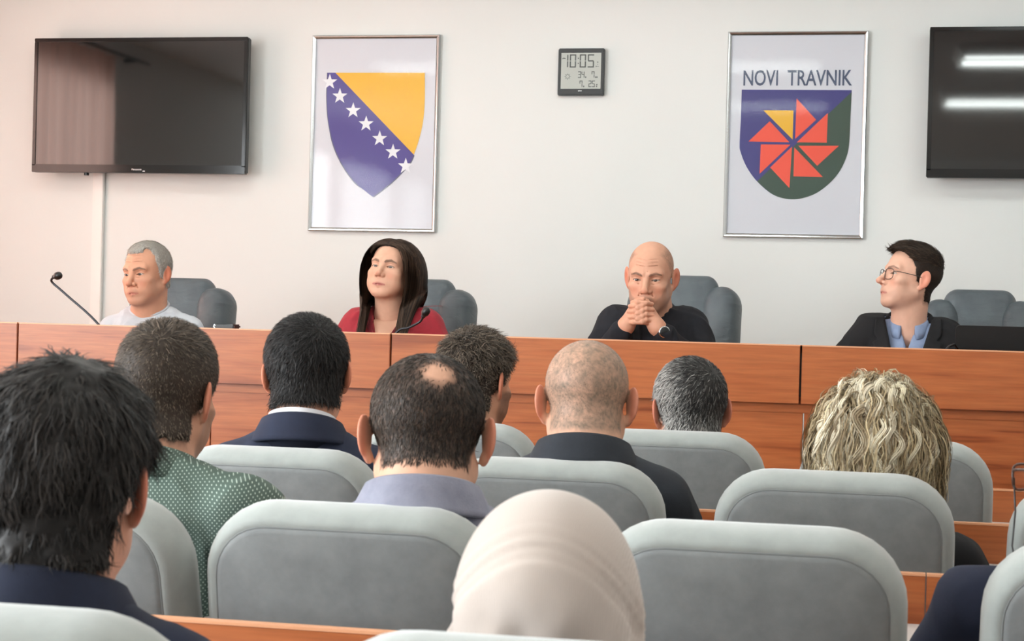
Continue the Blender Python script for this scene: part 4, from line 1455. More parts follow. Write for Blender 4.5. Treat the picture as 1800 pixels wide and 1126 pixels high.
# -- bald man with clasped hands
p3 = Person((-.715, 6.15, .25), 180, (-.718, 5.93, 1.418), hyaw=177, hpitch=-9, hroll=-1, voxel=.0019, seed=6,
            hp=dict(s=1.03, w=1.0, jaw=1.08, cheek=1.0, nose=1.15, nosew=1.08, eye=.74, brow=3.6, lip=.8, flare=30, ear=1.08, age=1.1),
            skin=(210, 158, 132), label='bald man in dark jacket with hands clasped before his mouth', neck_r=(.064, .072))
p3.neck = p3.hc + np.array([0, -.075, -.115])
p3.browc = lin(72, 56, 48)
p3.beard = (lin(138, 116, 104), .55)
def buzz3(h):
    return np.maximum(hair_region(h, -.09), .052 - np.sqrt((h[:, 0] * 1.0) ** 2 + (h[:, 1] - .03) ** 2 * .5 + (h[:, 2] - .12) ** 2))
p3.buzz = (lin(112, 92, 78), .6, buzz3, .016)
CH = np.array([.018, .335, 1.042])
W3 = [CH + [-.054, -.012, -.046], CH + [.052, -.012, -.046]]
E3 = [np.array((-.215, .24, .815)), np.array((.215, .24, .815))]
tf3 = p3.torso_field(sw=.140, sz=p3.neck[2] - .045, elbows=E3, wrists=[W3[0] + unit(E3[0] - W3[0]) * .035, W3[1] + unit(E3[1] - W3[1]) * .03], pelvis_z=.5, arm=1.0, bulk=1.03)
def clasped(p):
    p = np.asarray(p, np.float32)
    d = None
    for i, sg in enumerate((-1, 1)):
        C_, w = CH, W3[i]
        parts = [rc(p, w, C_ + [sg * .026, -.004, .022], .022, .0125), rc(p, w, C_ + [sg * .026, -.004, -.028], .022, .0125), rc(p, w, C_ + [sg * .03, -.002, -.004], .023, .016)]
        x = smin(smin(parts[0], parts[1], .02), parts[2], .02)
        x = smin(x, rc(p, w + unit(E3[i] - w) * .12, w, .031, .0245), .015)
        for k in range(4):
            z = .029 - .0188 * k + sg * .0047
            q = [C_ + [sg * .028, .004, z], C_ + [sg * .008, .026, z + .002], C_ + [-sg * .020, .023, z], C_ + [-sg * (.037 + .004 * (k in (1, 2))), .010, z - .002]]
            x = smin(x, chain(p, q, [.0100, .0094, .0086, .0074], .003), .003)
        th = [C_ + [sg * .03, -.012, .012], C_ + [sg * .016, -.006, .040], C_ + [-sg * .006, .0 + sg * .006, .047]]
        x = smin(x, chain(p, th, [.013, .0105, .0085], .004), .005)
        d = x if d is None else smin(d, x, .0012)
    return d
p3.build_body([(clasped, CH - [.16, .10, .20], CH + [.16, .08, .08], .0022)]).eyes((.05, 1, .10), (58, 50, 44))
MAT['black_knit'] = make_cloth('midnight_knit', (24, 26, 34), (18, 19, 26), scale=700, sheen=.0, wr=1.6)
p3.garment('jacket', tf3, MAT['black_knit'], vox=.006, wrinkle=.005, wscale=14, neck_cut=(.022, .30), cut=vwedge(p3.neck, p3.neck[2] - .20, .20))
p3.ring_collar('collar', MAT['black_knit'], .070, .072, [(0, -.03), (-.002, .012), (.003, .024), (.010, .024), (.015, .0), (.018, -.03)], 140, .012, .006, .30)
MAT['white_shirt'] = make_cloth('white_shirt_cotton', (222, 222, 226), (210, 210, 216), scale=900, sheen=.05)
p3.ring_collar('shirt_collar', MAT['white_shirt'], .064, .068, [(0, -.04), (-.002, .020), (.002, .030), (.006, .026), (.008, -.03)], 150, .014, .010, .35)
shf = lambda p: tf3(p) + .007
V_, Q_ = nets(lambda p: smax(shf(p), p[:, 2] - p3.neck[2] + .01, .01), p3.neck + [-.14, -.02, -.30], p3.neck + [.14, .24, .02], .008, 0)
link('undershirt', mesh_np('undershirt', V_, Q_), plain('charcoal_jersey', (34, 35, 42), .9), p3.obj)
# zip on the jacket edge
zv = p3.neck[2] - .20
drape(p3, 'zip', MAT['dark_metal'], [(-.003, zv - .16), (-.003, zv)], [(.003, zv - .16), (.003, zv)], .002, .002, 3, 14)
# wrist watch on the left wrist
wc = W3[0] + unit(E3[0] - W3[0]) * .024
ax = unit(E3[0] - W3[0])
nf_ = unit(np.array([-.10, .95, .25]) - ax * (np.array([-.10, .95, .25]) @ ax))
sd = np.cross(ax, nf_)
MB().tube([wc + (nf_ * math.cos(a) * .029 + sd * math.sin(a) * .029) for a in np.linspace(0, 2 * PI, 30)], .0045, 8, False).build('watch_strap', MAT['black_plastic'], p3.obj, True)
wo = MB().tube([wc + nf_ * q for q in (.024, .026, .034, .036)], [.019, .0205, .0205, .0185], 28).build('watch', MAT['silver'], p3.obj, True)
MB().tube([wc + nf_ * q for q in (.0362, .0368)], [.0172, .0168], 28).build('dial', plain('dial_black', (18, 19, 21), .45), wo, True)
p3.trousers(MAT['dark_trousers'])

# -- young man with spectacles
Q_LINE = ([-.12, -.075, -.03, -.012, .01, .03, .055, .075, .086, .096, .14], [-.052, -.044, -.034, .004, .012, .020, .030, .046, .066, .14, .3])
p4 = Person((.175, 6.20, .25), 176, (.168, 6.085, 1.436), hyaw=113, hpitch=11, hroll=2, voxel=.0019, seed=8,
            hp=dict(s=.985, w=.95, jaw=.96, cheek=.88, nose=1.22, nosew=.92, eye=.85, brow=1.0, lip=.95, flare=26, ear=1.0),
            skin=(224, 176, 152), label='young man with dark quiff and spectacles in a black blazer, in profile', neck_r=(.050, .058))
p4.neck = p4.hc + np.array([.0, -.035, -.150])
p4.browc = lin(70, 50, 40)
p4.beard = (lin(168, 130, 112), .25)
tf4 = p4.torso_field(sw=.128, sz=p4.neck[2] - .036, dsz=(-.005, .02), elbows=[(-.215, .14, .82), (.255, .13, .84)], wrists=[(-.09, .36, .80), (.10, .36, .80)], pelvis_z=.5, arm=.98)
p4.buzz = (lin(66, 52, 44), .75, lambda h: hair_region(h, -.088, .003, Q_LINE), .016)
p4.build_body(add_hands(p4)).eyes((0, 1, 0), (60, 46, 38))
MAT['black_suit'] = make_cloth('black_suiting', (22, 21, 24), (17, 16, 19), scale=900, sheen=.0, wr=1.4)
MAT['blue_shirt'] = make_cloth('pale_blue_cotton', (142, 158, 188), (128, 144, 176), scale=900, sheen=.05, wr=1.6)
zv4 = p4.neck[2] - .30
p4.garment('shirt', lambda p: tf4(p) + .017, MAT['blue_shirt'], vox=.007, wrinkle=.003, wscale=20, neck_cut=(.020, .35), cut=vwedge(p4.neck, p4.neck[2] - .105, .30))
p4.ring_collar('shirt_collar', MAT['blue_shirt'], .058, .062, [(0, -.03), (-.002, .018), (.002, .030), (.007, .028), (.013, .004), (.018, -.022)], 158, .012, .008, .40, .3)
for k, z_ in enumerate((zv4 + .06, zv4 + .13)):
    MB().ball((0, 0, 0), (.0045, .0025, .0045), 10, 6).build('button', MAT['white'], p4.obj, True, tuple(np.array([0, p4.neck[1] + .135 + .008 * (1 - k), z_])))
p4.garment('blazer', tf4, MAT['black_suit'], vox=.006, wrinkle=.0035, wscale=13, neck_cut=(.022, .18), cut=vwedge(p4.neck, zv4, .26))
p4.ring_collar('blazer_collar', MAT['black_suit'], .066, .070, BLAZER_COLLAR, 104, .008, .004, .22, .3)
for s_ in (-1, 1):
    N = p4.neck
    e = lambda z: max((z - zv4) * .26, .002)
    A = [(s_ * e(z), z) for z in (N[2] + .01, N[2] - .10, N[2] - .2, zv4)]
    B = [(s_ * (e(N[2] + .01) + .03), N[2] + .012), (s_ * (e(N[2] - .06) + .052), N[2] - .045), (s_ * (e(N[2] - .07) + .036), N[2] - .065), (s_ * (e(N[2] - .075) + .062), N[2] - .070), (s_ * (e(N[2] - .16) + .045), N[2] - .16), (s_ * .006, zv4)]
    drape(p4, 'lapel', MAT['black_suit'], A, B, .004, .005, 7, 30)
p4.trousers(MAT['dark_trousers'])
def t4(h):
    return .003 + .011 * np.clip((h[:, 2] - .055) / .04, 0, 1) + .010 * np.clip((h[:, 1] - .0) / .06, 0, 1) * (h[:, 2] > .06)
p4.cap(t4, lambda h: hair_region(h, -.075, 0, Q_LINE), .0035, col=(46, 36, 30), shade=.7)
p4.short_hair(9000, .010, .0009, .3, col=(40, 31, 26), col2=(82, 64, 52), keep=lambda h: h[:, 2] < .07)
p4.short_hair(6500, .024, .0012, .27, col=(38, 30, 25), col2=(92, 74, 60), keep=lambda h: h[:, 2] >= .055, comb=(.2, 1.6, .35), gravity=0, jitter=.25, segs=4)
# spectacles
gm = plain('spectacle_frame', (58, 48, 46), .3)
gl = empty('spectacles')
gl.parent = p4.obj
fr = MB()
def rim(sx):
    pts = []
    for k in range(33):
        a = 2 * PI * k / 32
        c_, s2 = math.cos(a), math.sin(a)
        x = .0235 * math.copysign(abs(c_) ** .6, c_)
        z = .0190 * math.copysign(abs(s2) ** .6, s2)
        pts.append((sx * .0325 + x, .0985 - 3.2 * (sx * .0325 + x) ** 2, z - .006))
    return pts
for sx in (-1, 1):
    fr.tube([p4.U(q) for q in rim(sx)], .0013, 6, False)
    fr.tube([p4.U((sx * .0555, .0890, .004)), p4.U((sx * .066, .070, .005)), p4.U((sx * .0745, .0, .004)), p4.U((sx * .0765, -.022, -.004)), p4.U((sx * .0765, -.034, -.018))], .0013, 6)
fr.tube([p4.U((-.0095, .0985, .003)), p4.U((0, .1005, .006)), p4.U((.0095, .0985, .003))], .0014, 6)
fr.build('rim', gm, gl, True)
for sx in (-1, 1):
    r_ = [p4.U(q) for q in rim(sx)[:-1]]
    n_ = p4.U((0, .0006, 0)) - p4.U((0, 0, 0))
    MB().loft([r_, [q + n_ for q in r_]]).build('lens', MAT['glass'], gl)
# ------------------------------------------------------------------ the audience (seen from behind)
NOF = dict(noface=False)
def audience(x, y, crown, hair_t, yaw=0, hyaw=0, hpitch=-4, hroll=0, s=1.0, w=1.0, skin=(208, 158, 132), label='', seed=1, nk=(0, -.048, -.118), neck_r=(.058, .066), oy=.02, ear=1.0, flare=28, body_dx=0, vox=.003, **kw):
    hc = (x, y, crown - hair_t - .119 * s)
    p = Person((x + body_dx, y + oy, 0), yaw, hc, hyaw, hpitch, hroll, dict(s=s, w=w, ear=ear, flare=flare), skin, label, vox, neck_r=neck_r, seed=seed)
    p.neck = p.hc + np.array(nk)
    return p
def suit_collar(p, mat, shirt=None, z0=.012, r=(.070, .072)):
    if shirt is not None:
        p.ring_collar('shirt_collar', shirt, r[0] - .007, r[1] - .006, [(0, -.008), (-.002, .026), (.001, .034), (.005, .033), (.006, .006), (.004, -.008)], 150, z0 + .011, .004, .30)
    return p.ring_collar('jacket_collar', mat, r[0], r[1], BLAZER_COLLAR, 125, z0, .002, .25, .2)

MAT['navy_suit'] = make_cloth('navy_suiting', (30, 38, 60), (24, 30, 50), scale=900, sheen=.0, wr=1.2)
MAT['charcoal'] = make_cloth('charcoal_suiting', (44, 49, 57), (36, 40, 47), scale=700, sheen=.0, wr=1.2)
MAT['grey_tweed'] = make_cloth('blue_grey_melange', (140, 141, 156), (120, 121, 137), scale=420, sheen=.1, wr=1.0)

# -- a) dark-haired man in a navy jacket, nearest on the window side
a1 = audience(-.845, 1.73, 1.224, .022, hyaw=13, hpitch=-3, s=1.03, skin=(204, 150, 126), seed=21, label='dark-haired man in a navy jacket, closest to the window side', nk=(0, -.04, -.122))
a1.browc = lin(40, 30, 26)
ta = a1.torso_field(sw=.155, elbows=[(-.25, .08, .70), (.25, .08, .70)], wrists=[(-.10, .24, .64), (.10, .24, .64)])
a1.buzz = (lin(36, 30, 28), .85, lambda h: hair_region(h, -.092, .004), .018)
a1.build_body(add_hands(a1))
a1.eyes()
a1.garment('jacket', ta, MAT['navy_suit'], vox=.007, wrinkle=.0025, wscale=10, neck_cut=(.016, .2))
suit_collar(a1, MAT['navy_suit'], None, .016, (.072, .074))
a1.trousers(MAT['dark_trousers'], knee_y=.27, foot_y=.17)
a1.cap(lambda h: .018 - .014 * np.clip((.045 - h[:, 2]) / .04, 0, 1) * np.clip((h[:, 1] + .07) / .03, 0, 1), lambda h: hair_region(h, -.078), .004, col=(30, 27, 26), shade=.8, jit=.004)
a1.short_hair(13000, .038, .0016, .10, col=(17, 16, 16), col2=(64, 60, 58), segs=5, jitter=.22, comb=(.15, .15, 0), gravity=.5, curl=.0018, vary=.3, whorl=(.02, -.05, .11), keep=lambda h: ~((h[:, 2] < .03) & (h[:, 1] > -.046) & (np.abs(h[:, 0]) > .058)), lenfn=lambda h: .45 + .55 * np.clip((h[:, 2] + .07) / .05, 0, 1))
gsp = MB()
for sx in (-1, 1):
    gsp.tube([a1.U((sx * .060, .085, .006)), a1.U((sx * .0755, .03, .008)), a1.U((sx * .0815, -.012, .008)), a1.U((sx * .083, -.03, -.004))], .0016, 6)
gsp.tube([a1.U((-.060, .085, .006)), a1.U((-.04, .098, .008)), a1.U((0, .1, .006)), a1.U((.04, .098, .008)), a1.U((.060, .085, .006))], .0014, 6)
gsp.build('spectacles', MAT['silver'], a1.obj, True)

# -- b) woman in a pale headscarf
b1 = audience(-.296, 1.67, 1.106, .016, hyaw=8, hpitch=-8, s=.96, skin=(222, 178, 152), seed=22, label='woman wearing a cream headscarf, lowest head in front of the camera', nk=(0, -.045, -.15))
tb = b1.torso_field(sw=.14, elbows=[(-.22, .08, .62), (.22, .08, .62)], wrists=[(-.10, .24, .62), (.10, .24, .62)], pelvis_z=.52)
b1.build_body(add_hands(b1))
b1.eyes()
b1.garment('blouse', tb, make_cloth('beige_blouse', (196, 182, 170)), vox=.009, wrinkle=.003, wscale=12)
b1.trousers(MAT['dark_trousers'], knee_y=.27, foot_y=.17)
core_b = b1.core_field()
def scarf(p):
    h = b1.H(p)
    d = core_b(p) - .015
    # cloth hanging from the widest part of the head down over the nape and the shoulders
    hang = rc(p, b1.U(A3(0, -.020, -.005)), b1.neck + A3(0, -.005, -.07), .089, .118)
    d = smin(d, hang, .03)
    d = smin(d, tb(p) - .014 + np.clip(b1.neck[2] - .19 - p[:, 2], 0, 1) * 1.0, .05)
    ang = np.arctan2(h[:, 0], -h[:, 1] + .02)
    low = np.clip((.045 - h[:, 2]) / .09, 0, 1)
    # slanting folds, stronger towards the nape
    d = d - .0065 * low * np.sin(ang * 7 + h[:, 2] * 46 + 1.4 * vnoise(h, 12)) - .0028 * low * np.sin(ang * 15 - h[:, 2] * 34 + 1.5 * vnoise(h, 20))
    # an overlapping layer whose edge arcs across the back of the head
    edge = h[:, 2] - .058 + .9 * h[:, 0] ** 2 * 6 + .10 * h[:, 0] + .25 * (h[:, 1] + .1)
    d = d - .0035 * np.clip(-edge / .006, 0, 1)
    d = d - .0012 * np.sin(edge * 420) * np.clip(1 - np.abs(edge - .018) / .03, 0, 1)
    # face opening
    return smax(d, np.minimum(.085 - h[:, 1] - 0, .2) * -1 - .0, .01) if False else smax(d, -(ell(h, (0, .11, -.03), (.058, .06, .085)) * b1.P['s']), .006)
Vs, Qs = nets(scarf, b1.hc - [.24, .2, .34], b1.hc + [.24, .2, .16], .0045)
sm = Mat('cream_crinkle_scarf', srgb(190, 178, 170), .9)
sm.b.inputs['Sheen Weight'].default_value = .3
wv = sm.node('ShaderNodeTexWave')
wv.inputs['Scale'].default_value = 170
wv.inputs['Distortion'].default_value = 3
wv.inputs['Detail'].default_value = 2
mp_ = sm.coords((1, 1, .35))
sm.L(mp_, wv.inputs['Vector'])
sm.bump(wv.outputs['Fac'], .12, .0006)
sm.color(sm.ramp(wv.outputs['Fac'], [(.2, srgb(183, 170, 161)), (.8, srgb(197, 185, 177))]))
link('headscarf', mesh_np('headscarf', Vs, Qs), sm.m, b1.obj)

# -- c) man in the dotted green shirt
c1 = audience(-1.158, 2.75, 1.256, .012, yaw=-4, hyaw=-2, hpitch=-6, hroll=3, s=1.0, skin=(206, 156, 130), seed=23, label='man in a green dotted shirt leaning towards the gap between chairs', nk=(.0, -.055, -.118), oy=-.12)
c1.browc = lin(60, 48, 40)
c1.beard = (lin(92, 72, 60), .6)
tc = c1.torso_field(sw=.172, elbows=[(-.26, .04, .74), (.27, .04, .74)], wrists=[(-.125, .17, .828), (.125, .17, .828)], bulk=1.13, arm=1.12)
c1.buzz = (lin(72, 60, 52), .85, lambda h: hair_region(h, -.092, .004), .018)
c1.build_body(add_hands(c1))
c1.eyes()
dm = Mat('green_dotted_cotton', srgb(76, 98, 86), .8)
cc = dm.coords((1, 1, 1))
sx_ = dm.node('ShaderNodeSeparateXYZ')
dm.L(cc, sx_.inputs[0])
def math_(op, a, b=None):
    n_ = dm.node('ShaderNodeMath', operation=op)
    for k, v_ in enumerate((a, b)):
        if v_ is None: continue
        if isinstance(v_, (int, float)): n_.inputs[k].default_value = v_
        else: dm.L(v_, n_.inputs[k])
    return n_.outputs[0]
PITCH = .0082
u_ = math_('DIVIDE', math_('ADD', sx_.outputs[0], math_('MULTIPLY', sx_.outputs[1], .55)), PITCH)
v_ = math_('DIVIDE', math_('SUBTRACT', sx_.outputs[2], math_('MULTIPLY', sx_.outputs[1], .25)), PITCH)
a_ = math_('SUBTRACT', math_('FRACT', math_('ADD', u_, v_)), .5)
b_ = math_('SUBTRACT', math_('FRACT', math_('SUBTRACT', u_, v_)), .5)
r2 = math_('ADD', math_('MULTIPLY', a_, a_), math_('MULTIPLY', b_, b_))
dot = math_('LESS_THAN', r2, .036)
base_ = dm.ramp(dm.noise(cc, 10, 3), [(.3, srgb(70, 88, 80)), (.7, srgb(84, 102, 93))])
dm.color(dm.mix(dot, base_, srgb(172, 188, 176)))
dm.bump(dm.noise(cc, 700, 2), .15, .001)
c1.garment('shirt', tc, dm.m, vox=.006, wrinkle=.006, wscale=11, neck_cut=(.020, .3))
c1.ring_collar('collar', dm.m, .066, .068, [(0, -.02), (-.002, .018), (.002, .032), (.008, .032), (.016, .008), (.026, -.020), (.022, -.024)], 150, .012, .004, .30, .2)
yk = MB()
c1.trousers(MAT['dark_trousers'], knee_y=.23, foot_y=.13)
c1.cap(.008, lambda h: hair_region(h, -.075), .004, col=(66, 56, 48), shade=.75)
c1.short_hair(13000, .013, .0011, .33, col=(44, 37, 32), col2=(128, 114, 100), greyfn=lambda h: .25 + .3 * np.clip((.02 - h[:, 2]) / .08, 0, 1), lenfn=lambda h: .7 + 1.0 * np.clip((h[:, 2] - .06) / .05, 0, 1), whorl=(.015, -.085, .075))

# -- d) dark-haired man in a navy suit, second row
d1 = audience(-1.110, 3.36, 1.269, .013, yaw=8, hyaw=14, hpitch=-9, hroll=-3, s=.97, w=1.02, skin=(206, 152, 124), seed=24, label='man with neat black hair in a navy suit and white collar', nk=(0, -.050, -.118))
d1.browc = lin(34, 28, 26)
td = d1.torso_field(sw=.150, elbows=[(-.25, .04, .72), (.25, .04, .72)], wrists=[(-.125, .17, .828), (.125, .17, .828)])
d1.buzz = (lin(36, 30, 28), .85, lambda h: hair_region(h, -.092, .004), .018)
d1.build_body(add_hands(d1))
d1.eyes()
d1.garment('jacket', td, MAT['navy_suit'], vox=.007, wrinkle=.002, wscale=10, neck_cut=(.016, .2))
suit_collar(d1, MAT['navy_suit'], MAT['white_shirt'], .014, (.071, .073))
d1.trousers(MAT['dark_trousers'], knee_y=.27, foot_y=.17)
d1.cap(.010, lambda h: hair_region(h, -.068), .004, col=(28, 26, 26), shade=.8)
d1.short_hair(13000, .019, .0012, .33, col=(16, 15, 16), col2=(58, 56, 55), whorl=(.03, -.088, .075), jitter=.4, vary=.35)

# -- e) man with the bald crown
e1 = audience(-.650, 2.56, 1.214, .003, yaw=10, hyaw=13, hpitch=-13, s=1.06, w=1.10, skin=(208, 160, 134), seed=25, label='man with a bald crown and large ears in a blue-grey jacket', nk=(0, -.062, -.098), ear=1.0, flare=27, neck_r=(.066, .072))
BC = np.array((.016, -.096, .078))
def reg_e(h):
    r_ = hair_region(h, -.052)
    q = h - BC
    dd = np.sqrt((q[:, 0] / 1.0) ** 2 + (q[:, 1] / 1.15) ** 2 + (q[:, 2] / .9) ** 2)
    return smax(r_, (.013 - dd) * .55, .012)
e1.buzz = (lin(44, 37, 33), .97, reg_e, .010)
te = e1.torso_field(sw=.160, elbows=[(-.25, .04, .72), (.25, .04, .72)], wrists=[(-.125, .17, .828), (.125, .17, .828)])
e1.build_body(add_hands(e1))
e1.eyes()
e1.garment('jacket', te, MAT['grey_tweed'], vox=.007, wrinkle=.002, wscale=10, neck_cut=(.016, .2))
suit_collar(e1, MAT['grey_tweed'], None, .018, (.076, .078))
e1.trousers(MAT['dark_trousers'], knee_y=.27, foot_y=.17)
e1.cap(.0015, reg_e, .004, col=(60, 50, 44), shade=.8, k=.004)
bpy.data.objects.remove(e1.hair)
e1.hair = e1.obj
def dens_e(h):
    q = h - BC
    dd = np.sqrt((q ** 2).sum(1))
    return np.random.default_rng(9).random(len(h)) < np.clip((dd - .008) / .036, .25, 1)
e1.short_hair(22000, .010, .0010, .2, col=(30, 26, 24), col2=(92, 80, 70), keep=dens_e, greyfn=lambda h: .15 + .35 * np.clip(-h[:, 0] / .06, 0, 1), whorl=(.01, -.06, .10))

# -- f) man with tousled brown hair, front row, head turned
f1 = audience(-.927, 4.15, 1.240, .018, yaw=-10, hyaw=-20, hpitch=-6, s=.98, skin=(200, 148, 120), seed=26, label='man with tousled brown hair and short beard turning his head, front row', nk=(0, -.045, -.140))
f1.browc = lin(58, 44, 36)
f1.beard = (lin(74, 58, 48), .8)
tff = f1.torso_field(sw=.150, elbows=[(-.25, .04, .72), (.25, .04, .72)], wrists=[(-.125, .17, .828), (.125, .17, .828)])
f1.buzz = (lin(64, 52, 44), .85, lambda h: hair_region(h, -.092, .004), .018)
f1.build_body(add_hands(f1))
f1.eyes()
f1.garment('jacket', tff, MAT['navy_suit'], vox=.008, wrinkle=.002, wscale=10, neck_cut=(.016, .2))
suit_collar(f1, MAT['navy_suit'], None, .012)
f1.trousers(MAT['dark_trousers'], knee_y=.27, foot_y=.17)
f1.cap(lambda h: .006 + .009 * np.clip((h[:, 2] - .02) / .05, 0, 1), lambda h: hair_region(h, -.075), .004, col=(54, 45, 38), shade=.75, jit=.003)
f1.short_hair(11000, .020, .0013, .45, col=(40, 34, 29), col2=(128, 114, 100), jitter=.6, lenfn=lambda h: .5 + .9 * np.clip((h[:, 2] - .01) / .06, 0, 1), curl=.002, segs=4)

# -- g) man with the shaved head
g1 = audience(-.528, 3.36, 1.229, .001, yaw=6, hyaw=9, hpitch=-10, s=1.03, w=1.06, skin=(214, 166, 140), seed=27, label='man with a shaved head and thick neck in a charcoal jacket', nk=(0, -.058, -.100), neck_r=(.068, .076), flare=30, ear=1.05)
g1.buzz = (lin(120, 106, 92), .85, lambda h: hair_region(h, -.070), .014)
tg = g1.torso_field(sw=.150, elbows=[(-.25, .04, .70), (.25, .04, .70)], wrists=[(-.125, .17, .828), (.125, .17, .828)], arm=1.03)
g1.build_body(add_hands(g1))
g1.eyes()
g1.garment('jacket', tg, MAT['charcoal'], vox=.007, wrinkle=.003, wscale=11, neck_cut=(.016, .2))
suit_collar(g1, MAT['charcoal'], None, .014, (.080, .084))
g1.trousers(MAT['dark_trousers'], knee_y=.27, foot_y=.17)
g1.cap(.0006, lambda h: hair_region(h, -.070), .005, col=(120, 106, 94), shade=.9, k=.003)
bpy.data.objects.remove(g1.hair)
g1.hair = g1.obj
g1.short_hair(9000, .004, .0006, .5, col=(84, 72, 62), col2=(160, 146, 130), segs=2, name='stubble', keep=lambda h: h[:, 2] > -.048)

# -- h) grey-haired man, front row
h1 = audience(-.398, 4.15, 1.186, .010, yaw=8, hyaw=16, hpitch=-8, hroll=-2, s=1.02, w=1.03, skin=(206, 152, 128), seed=28, label='man with short grey hair in the front row behind an audience chair', nk=(0, -.045, -.128))
h1.browc = lin(80, 72, 66)
MAT['check'] = make_cloth('dark_check_cloth', (44, 48, 58), (34, 37, 45), scale=300, sheen=.1, wr=1.2)
th = h1.torso_field(sw=.165, sz=h1.neck[2] - .06, elbows=[(-.26, .04, .68), (.27, .04, .68)], wrists=[(-.125, .17, .828), (.125, .17, .828)])
h1.buzz = (lin(96, 90, 86), .85, lambda h: hair_region(h, -.092, .004), .018)
h1.build_body(add_hands(h1))
h1.eyes()
h1.garment('jacket', th, MAT['check'], vox=.008, wrinkle=.002, wscale=10, neck_cut=(.016, .2))
suit_collar(h1, MAT['check'], None, .012)
h1.trousers(MAT['dark_trousers'], knee_y=.27, foot_y=.17)
h1.cap(.008, lambda h: hair_region(h, -.080), .004, col=(70, 68, 66), shade=.7)
h1.short_hair(12000, .017, .0012, .3, col=(42, 40, 40), col2=(196, 193, 188), greyfn=lambda h: -.12 + .85 * np.clip((-h[:, 0] - .012) / .05, 0, 1) + .55 * np.clip((.01 - h[:, 2]) / .06, 0, 1), whorl=(.045, -.08, .075), jitter=.3)

# -- i) curly blonde woman
i1 = audience(.036, 3.39, 1.178, .022, yaw=0, hyaw=2, hpitch=-5, s=.97, skin=(222, 176, 150), seed=29, label='woman with wavy shoulder-length blonde hair in a black jacket', nk=(0, -.045, -.150))
ti = i1.torso_field(sw=.150, sz=i1.neck[2] - .06, elbows=[(-.25, .04, .66), (.262, .04, .66)], wrists=[(-.125, .17, .828), (.125, .17, .828)])
i1.build_body(add_hands(i1))
i1.eyes()
i1.garment('jacket', ti, MAT['black_suit'], vox=.008, wrinkle=.003, wscale=12, neck_cut=(.014, .2))
suit_collar(i1, MAT['black_suit'], None, .008)
i1.trousers(MAT['dark_trousers'], knee_y=.27, foot_y=.17)
i1.cap(.010, lambda h: hair_region(h, -.10, 0, LONG_LINE), .005, col=(118, 100, 74), shade=.55, k=.008)
bf_i = i1.body_field()
core_i = i1.core_field()
hb_i = lambda p: np.minimum(smin(np.minimum(bf_i(p), core_i(p) - .005), rc(p, i1.U(A3(0, -.025, -.02)), i1.U(A3(0, -.035, -.17)), .067, .072), .04), ti(p) - .006)
S0, _n = sample_mesh(i1.capV, i1.capQ, 16000, i1.r)
h_ = i1.H(S0)
ok = (h_[:, 2] > -.03) & (ev(core_i, S0) > .006) & (h_[:, 1] < .07)
S0 = S0[ok]
def fall_i(p, want, h0):
    w_ = want.copy()
    hh = i1.H(p)
    rad = unit(np.stack([hh[:, 0], hh[:, 1] + .02, 0 * hh[:, 0]], 1)) @ i1.hR.T
    w_ += rad * (.18 * np.clip((hh[:, 2] + .06) / .1, 0, 1) - .25 * np.clip((-.10 - hh[:, 2]) / .06, 0, 1))[:, None]
    return w_
long_hair(i1, 0, hb_i, S0[:2600], 24, .0122, (.0005, .005), (112, 94, 68), (208, 188, 150), .0020, wave=.004, wl=.075, part=(.01, 0), ends=lambda r_: .74 + .34 * r_, fall=fall_i, out0=.8, spread=.5, radial=True)
long_hair(i1, 0, hb_i, S0[2600:3060], 34, .0088, (.002, .009), (134, 112, 82), (255, 246, 220), .0013, wave=.0095, wl=.080, part=(.01, 0), ends=lambda r_: .70 + .36 * r_, fall=fall_i, out0=.7, spread=.5, radial=True, lock=(12, .0026), name='locks', mixpow=.8)

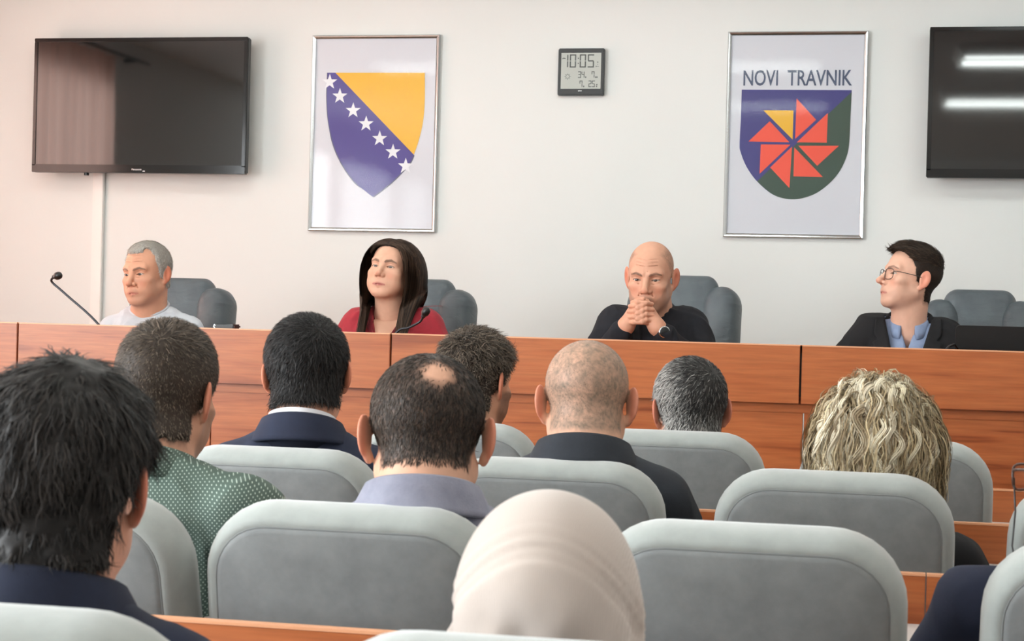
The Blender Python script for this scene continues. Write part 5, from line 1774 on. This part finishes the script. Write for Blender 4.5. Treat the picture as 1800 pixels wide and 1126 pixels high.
# -- j) person in navy at the corner, spectacles on a cord
j1 = audience(.342, 2.57, 1.202, .012, yaw=4, hyaw=44, hpitch=-4, s=1.0, skin=(200, 150, 124), seed=30, label='person in a navy jacket wearing spectacles on a cord, mostly beyond the picture edge', nk=(.0, -.04, -.150))
tj = j1.torso_field(sw=.168, sz=.890, elbows=[(-.245, .04, .70), (.25, .04, .70)], wrists=[(-.125, .17, .828), (.125, .17, .828)], arm=1.05)
j1.build_body(add_hands(j1))
j1.eyes()
j1.garment('jacket', tj, MAT['navy_suit'], vox=.007, wrinkle=.003, wscale=9, neck_cut=(.016, .2))
suit_collar(j1, MAT['navy_suit'], MAT['white_shirt'], .012)
j1.trousers(MAT['dark_trousers'], knee_y=.27, foot_y=.17)
j1.cap(.010, lambda h: hair_region(h, -.08), .005, col=(70, 60, 52), shade=.8)
j1.short_hair(6000, .016, .0013, .3, col=(60, 52, 46), col2=(120, 110, 100))

gj = MB()
brown = plain('tortoise_frame', (62, 42, 34), .3)
sp = empty('spectacles')
sp.parent = j1.obj
for sx in (-1, 1):
    rim_ = [(sx * .034 + .025 * math.copysign(abs(math.cos(q)) ** .7, math.cos(q)), .114 - 2.5 * (sx * .034 + .025 * math.cos(q)) ** 2, -.006 + .019 * math.copysign(abs(math.sin(q)) ** .7, math.sin(q))) for q in np.linspace(0, 2 * PI, 28)]
    gj.tube([j1.U(q) for q in rim_], .0021, 6, False)
    gj.tube([j1.U((sx * .058, .104, .005)), j1.U((sx * .0635, .092, .006)), j1.U((sx * .0745, .0, .006)), j1.U((sx * .077, -.025, -.004))], .0022, 6)
    r_ = [j1.U(q) for q in rim_[:-1]]
    n_ = j1.U((0, .0006, 0)) - j1.U((0, 0, 0))
    MB().loft([r_, [q + n_ for q in r_]]).build('lens', MAT['glass'], sp)
gj.tube([j1.U((-.010, .114, .002)), j1.U((0, .116, .004)), j1.U((.010, .114, .002))], .002, 6)
gj.build('rim', brown, sp, True)
c0 = j1.U((-.058, .104, -.006))
MB().tube([c0, c0 + [.004, .004, -.05], c0 + [.0, .0, -.10], c0 + [.006, -.03, -.15], c0 + [.03, -.08, -.17]], .0014, 6).build('cord', MAT['black_plastic'], sp, True)
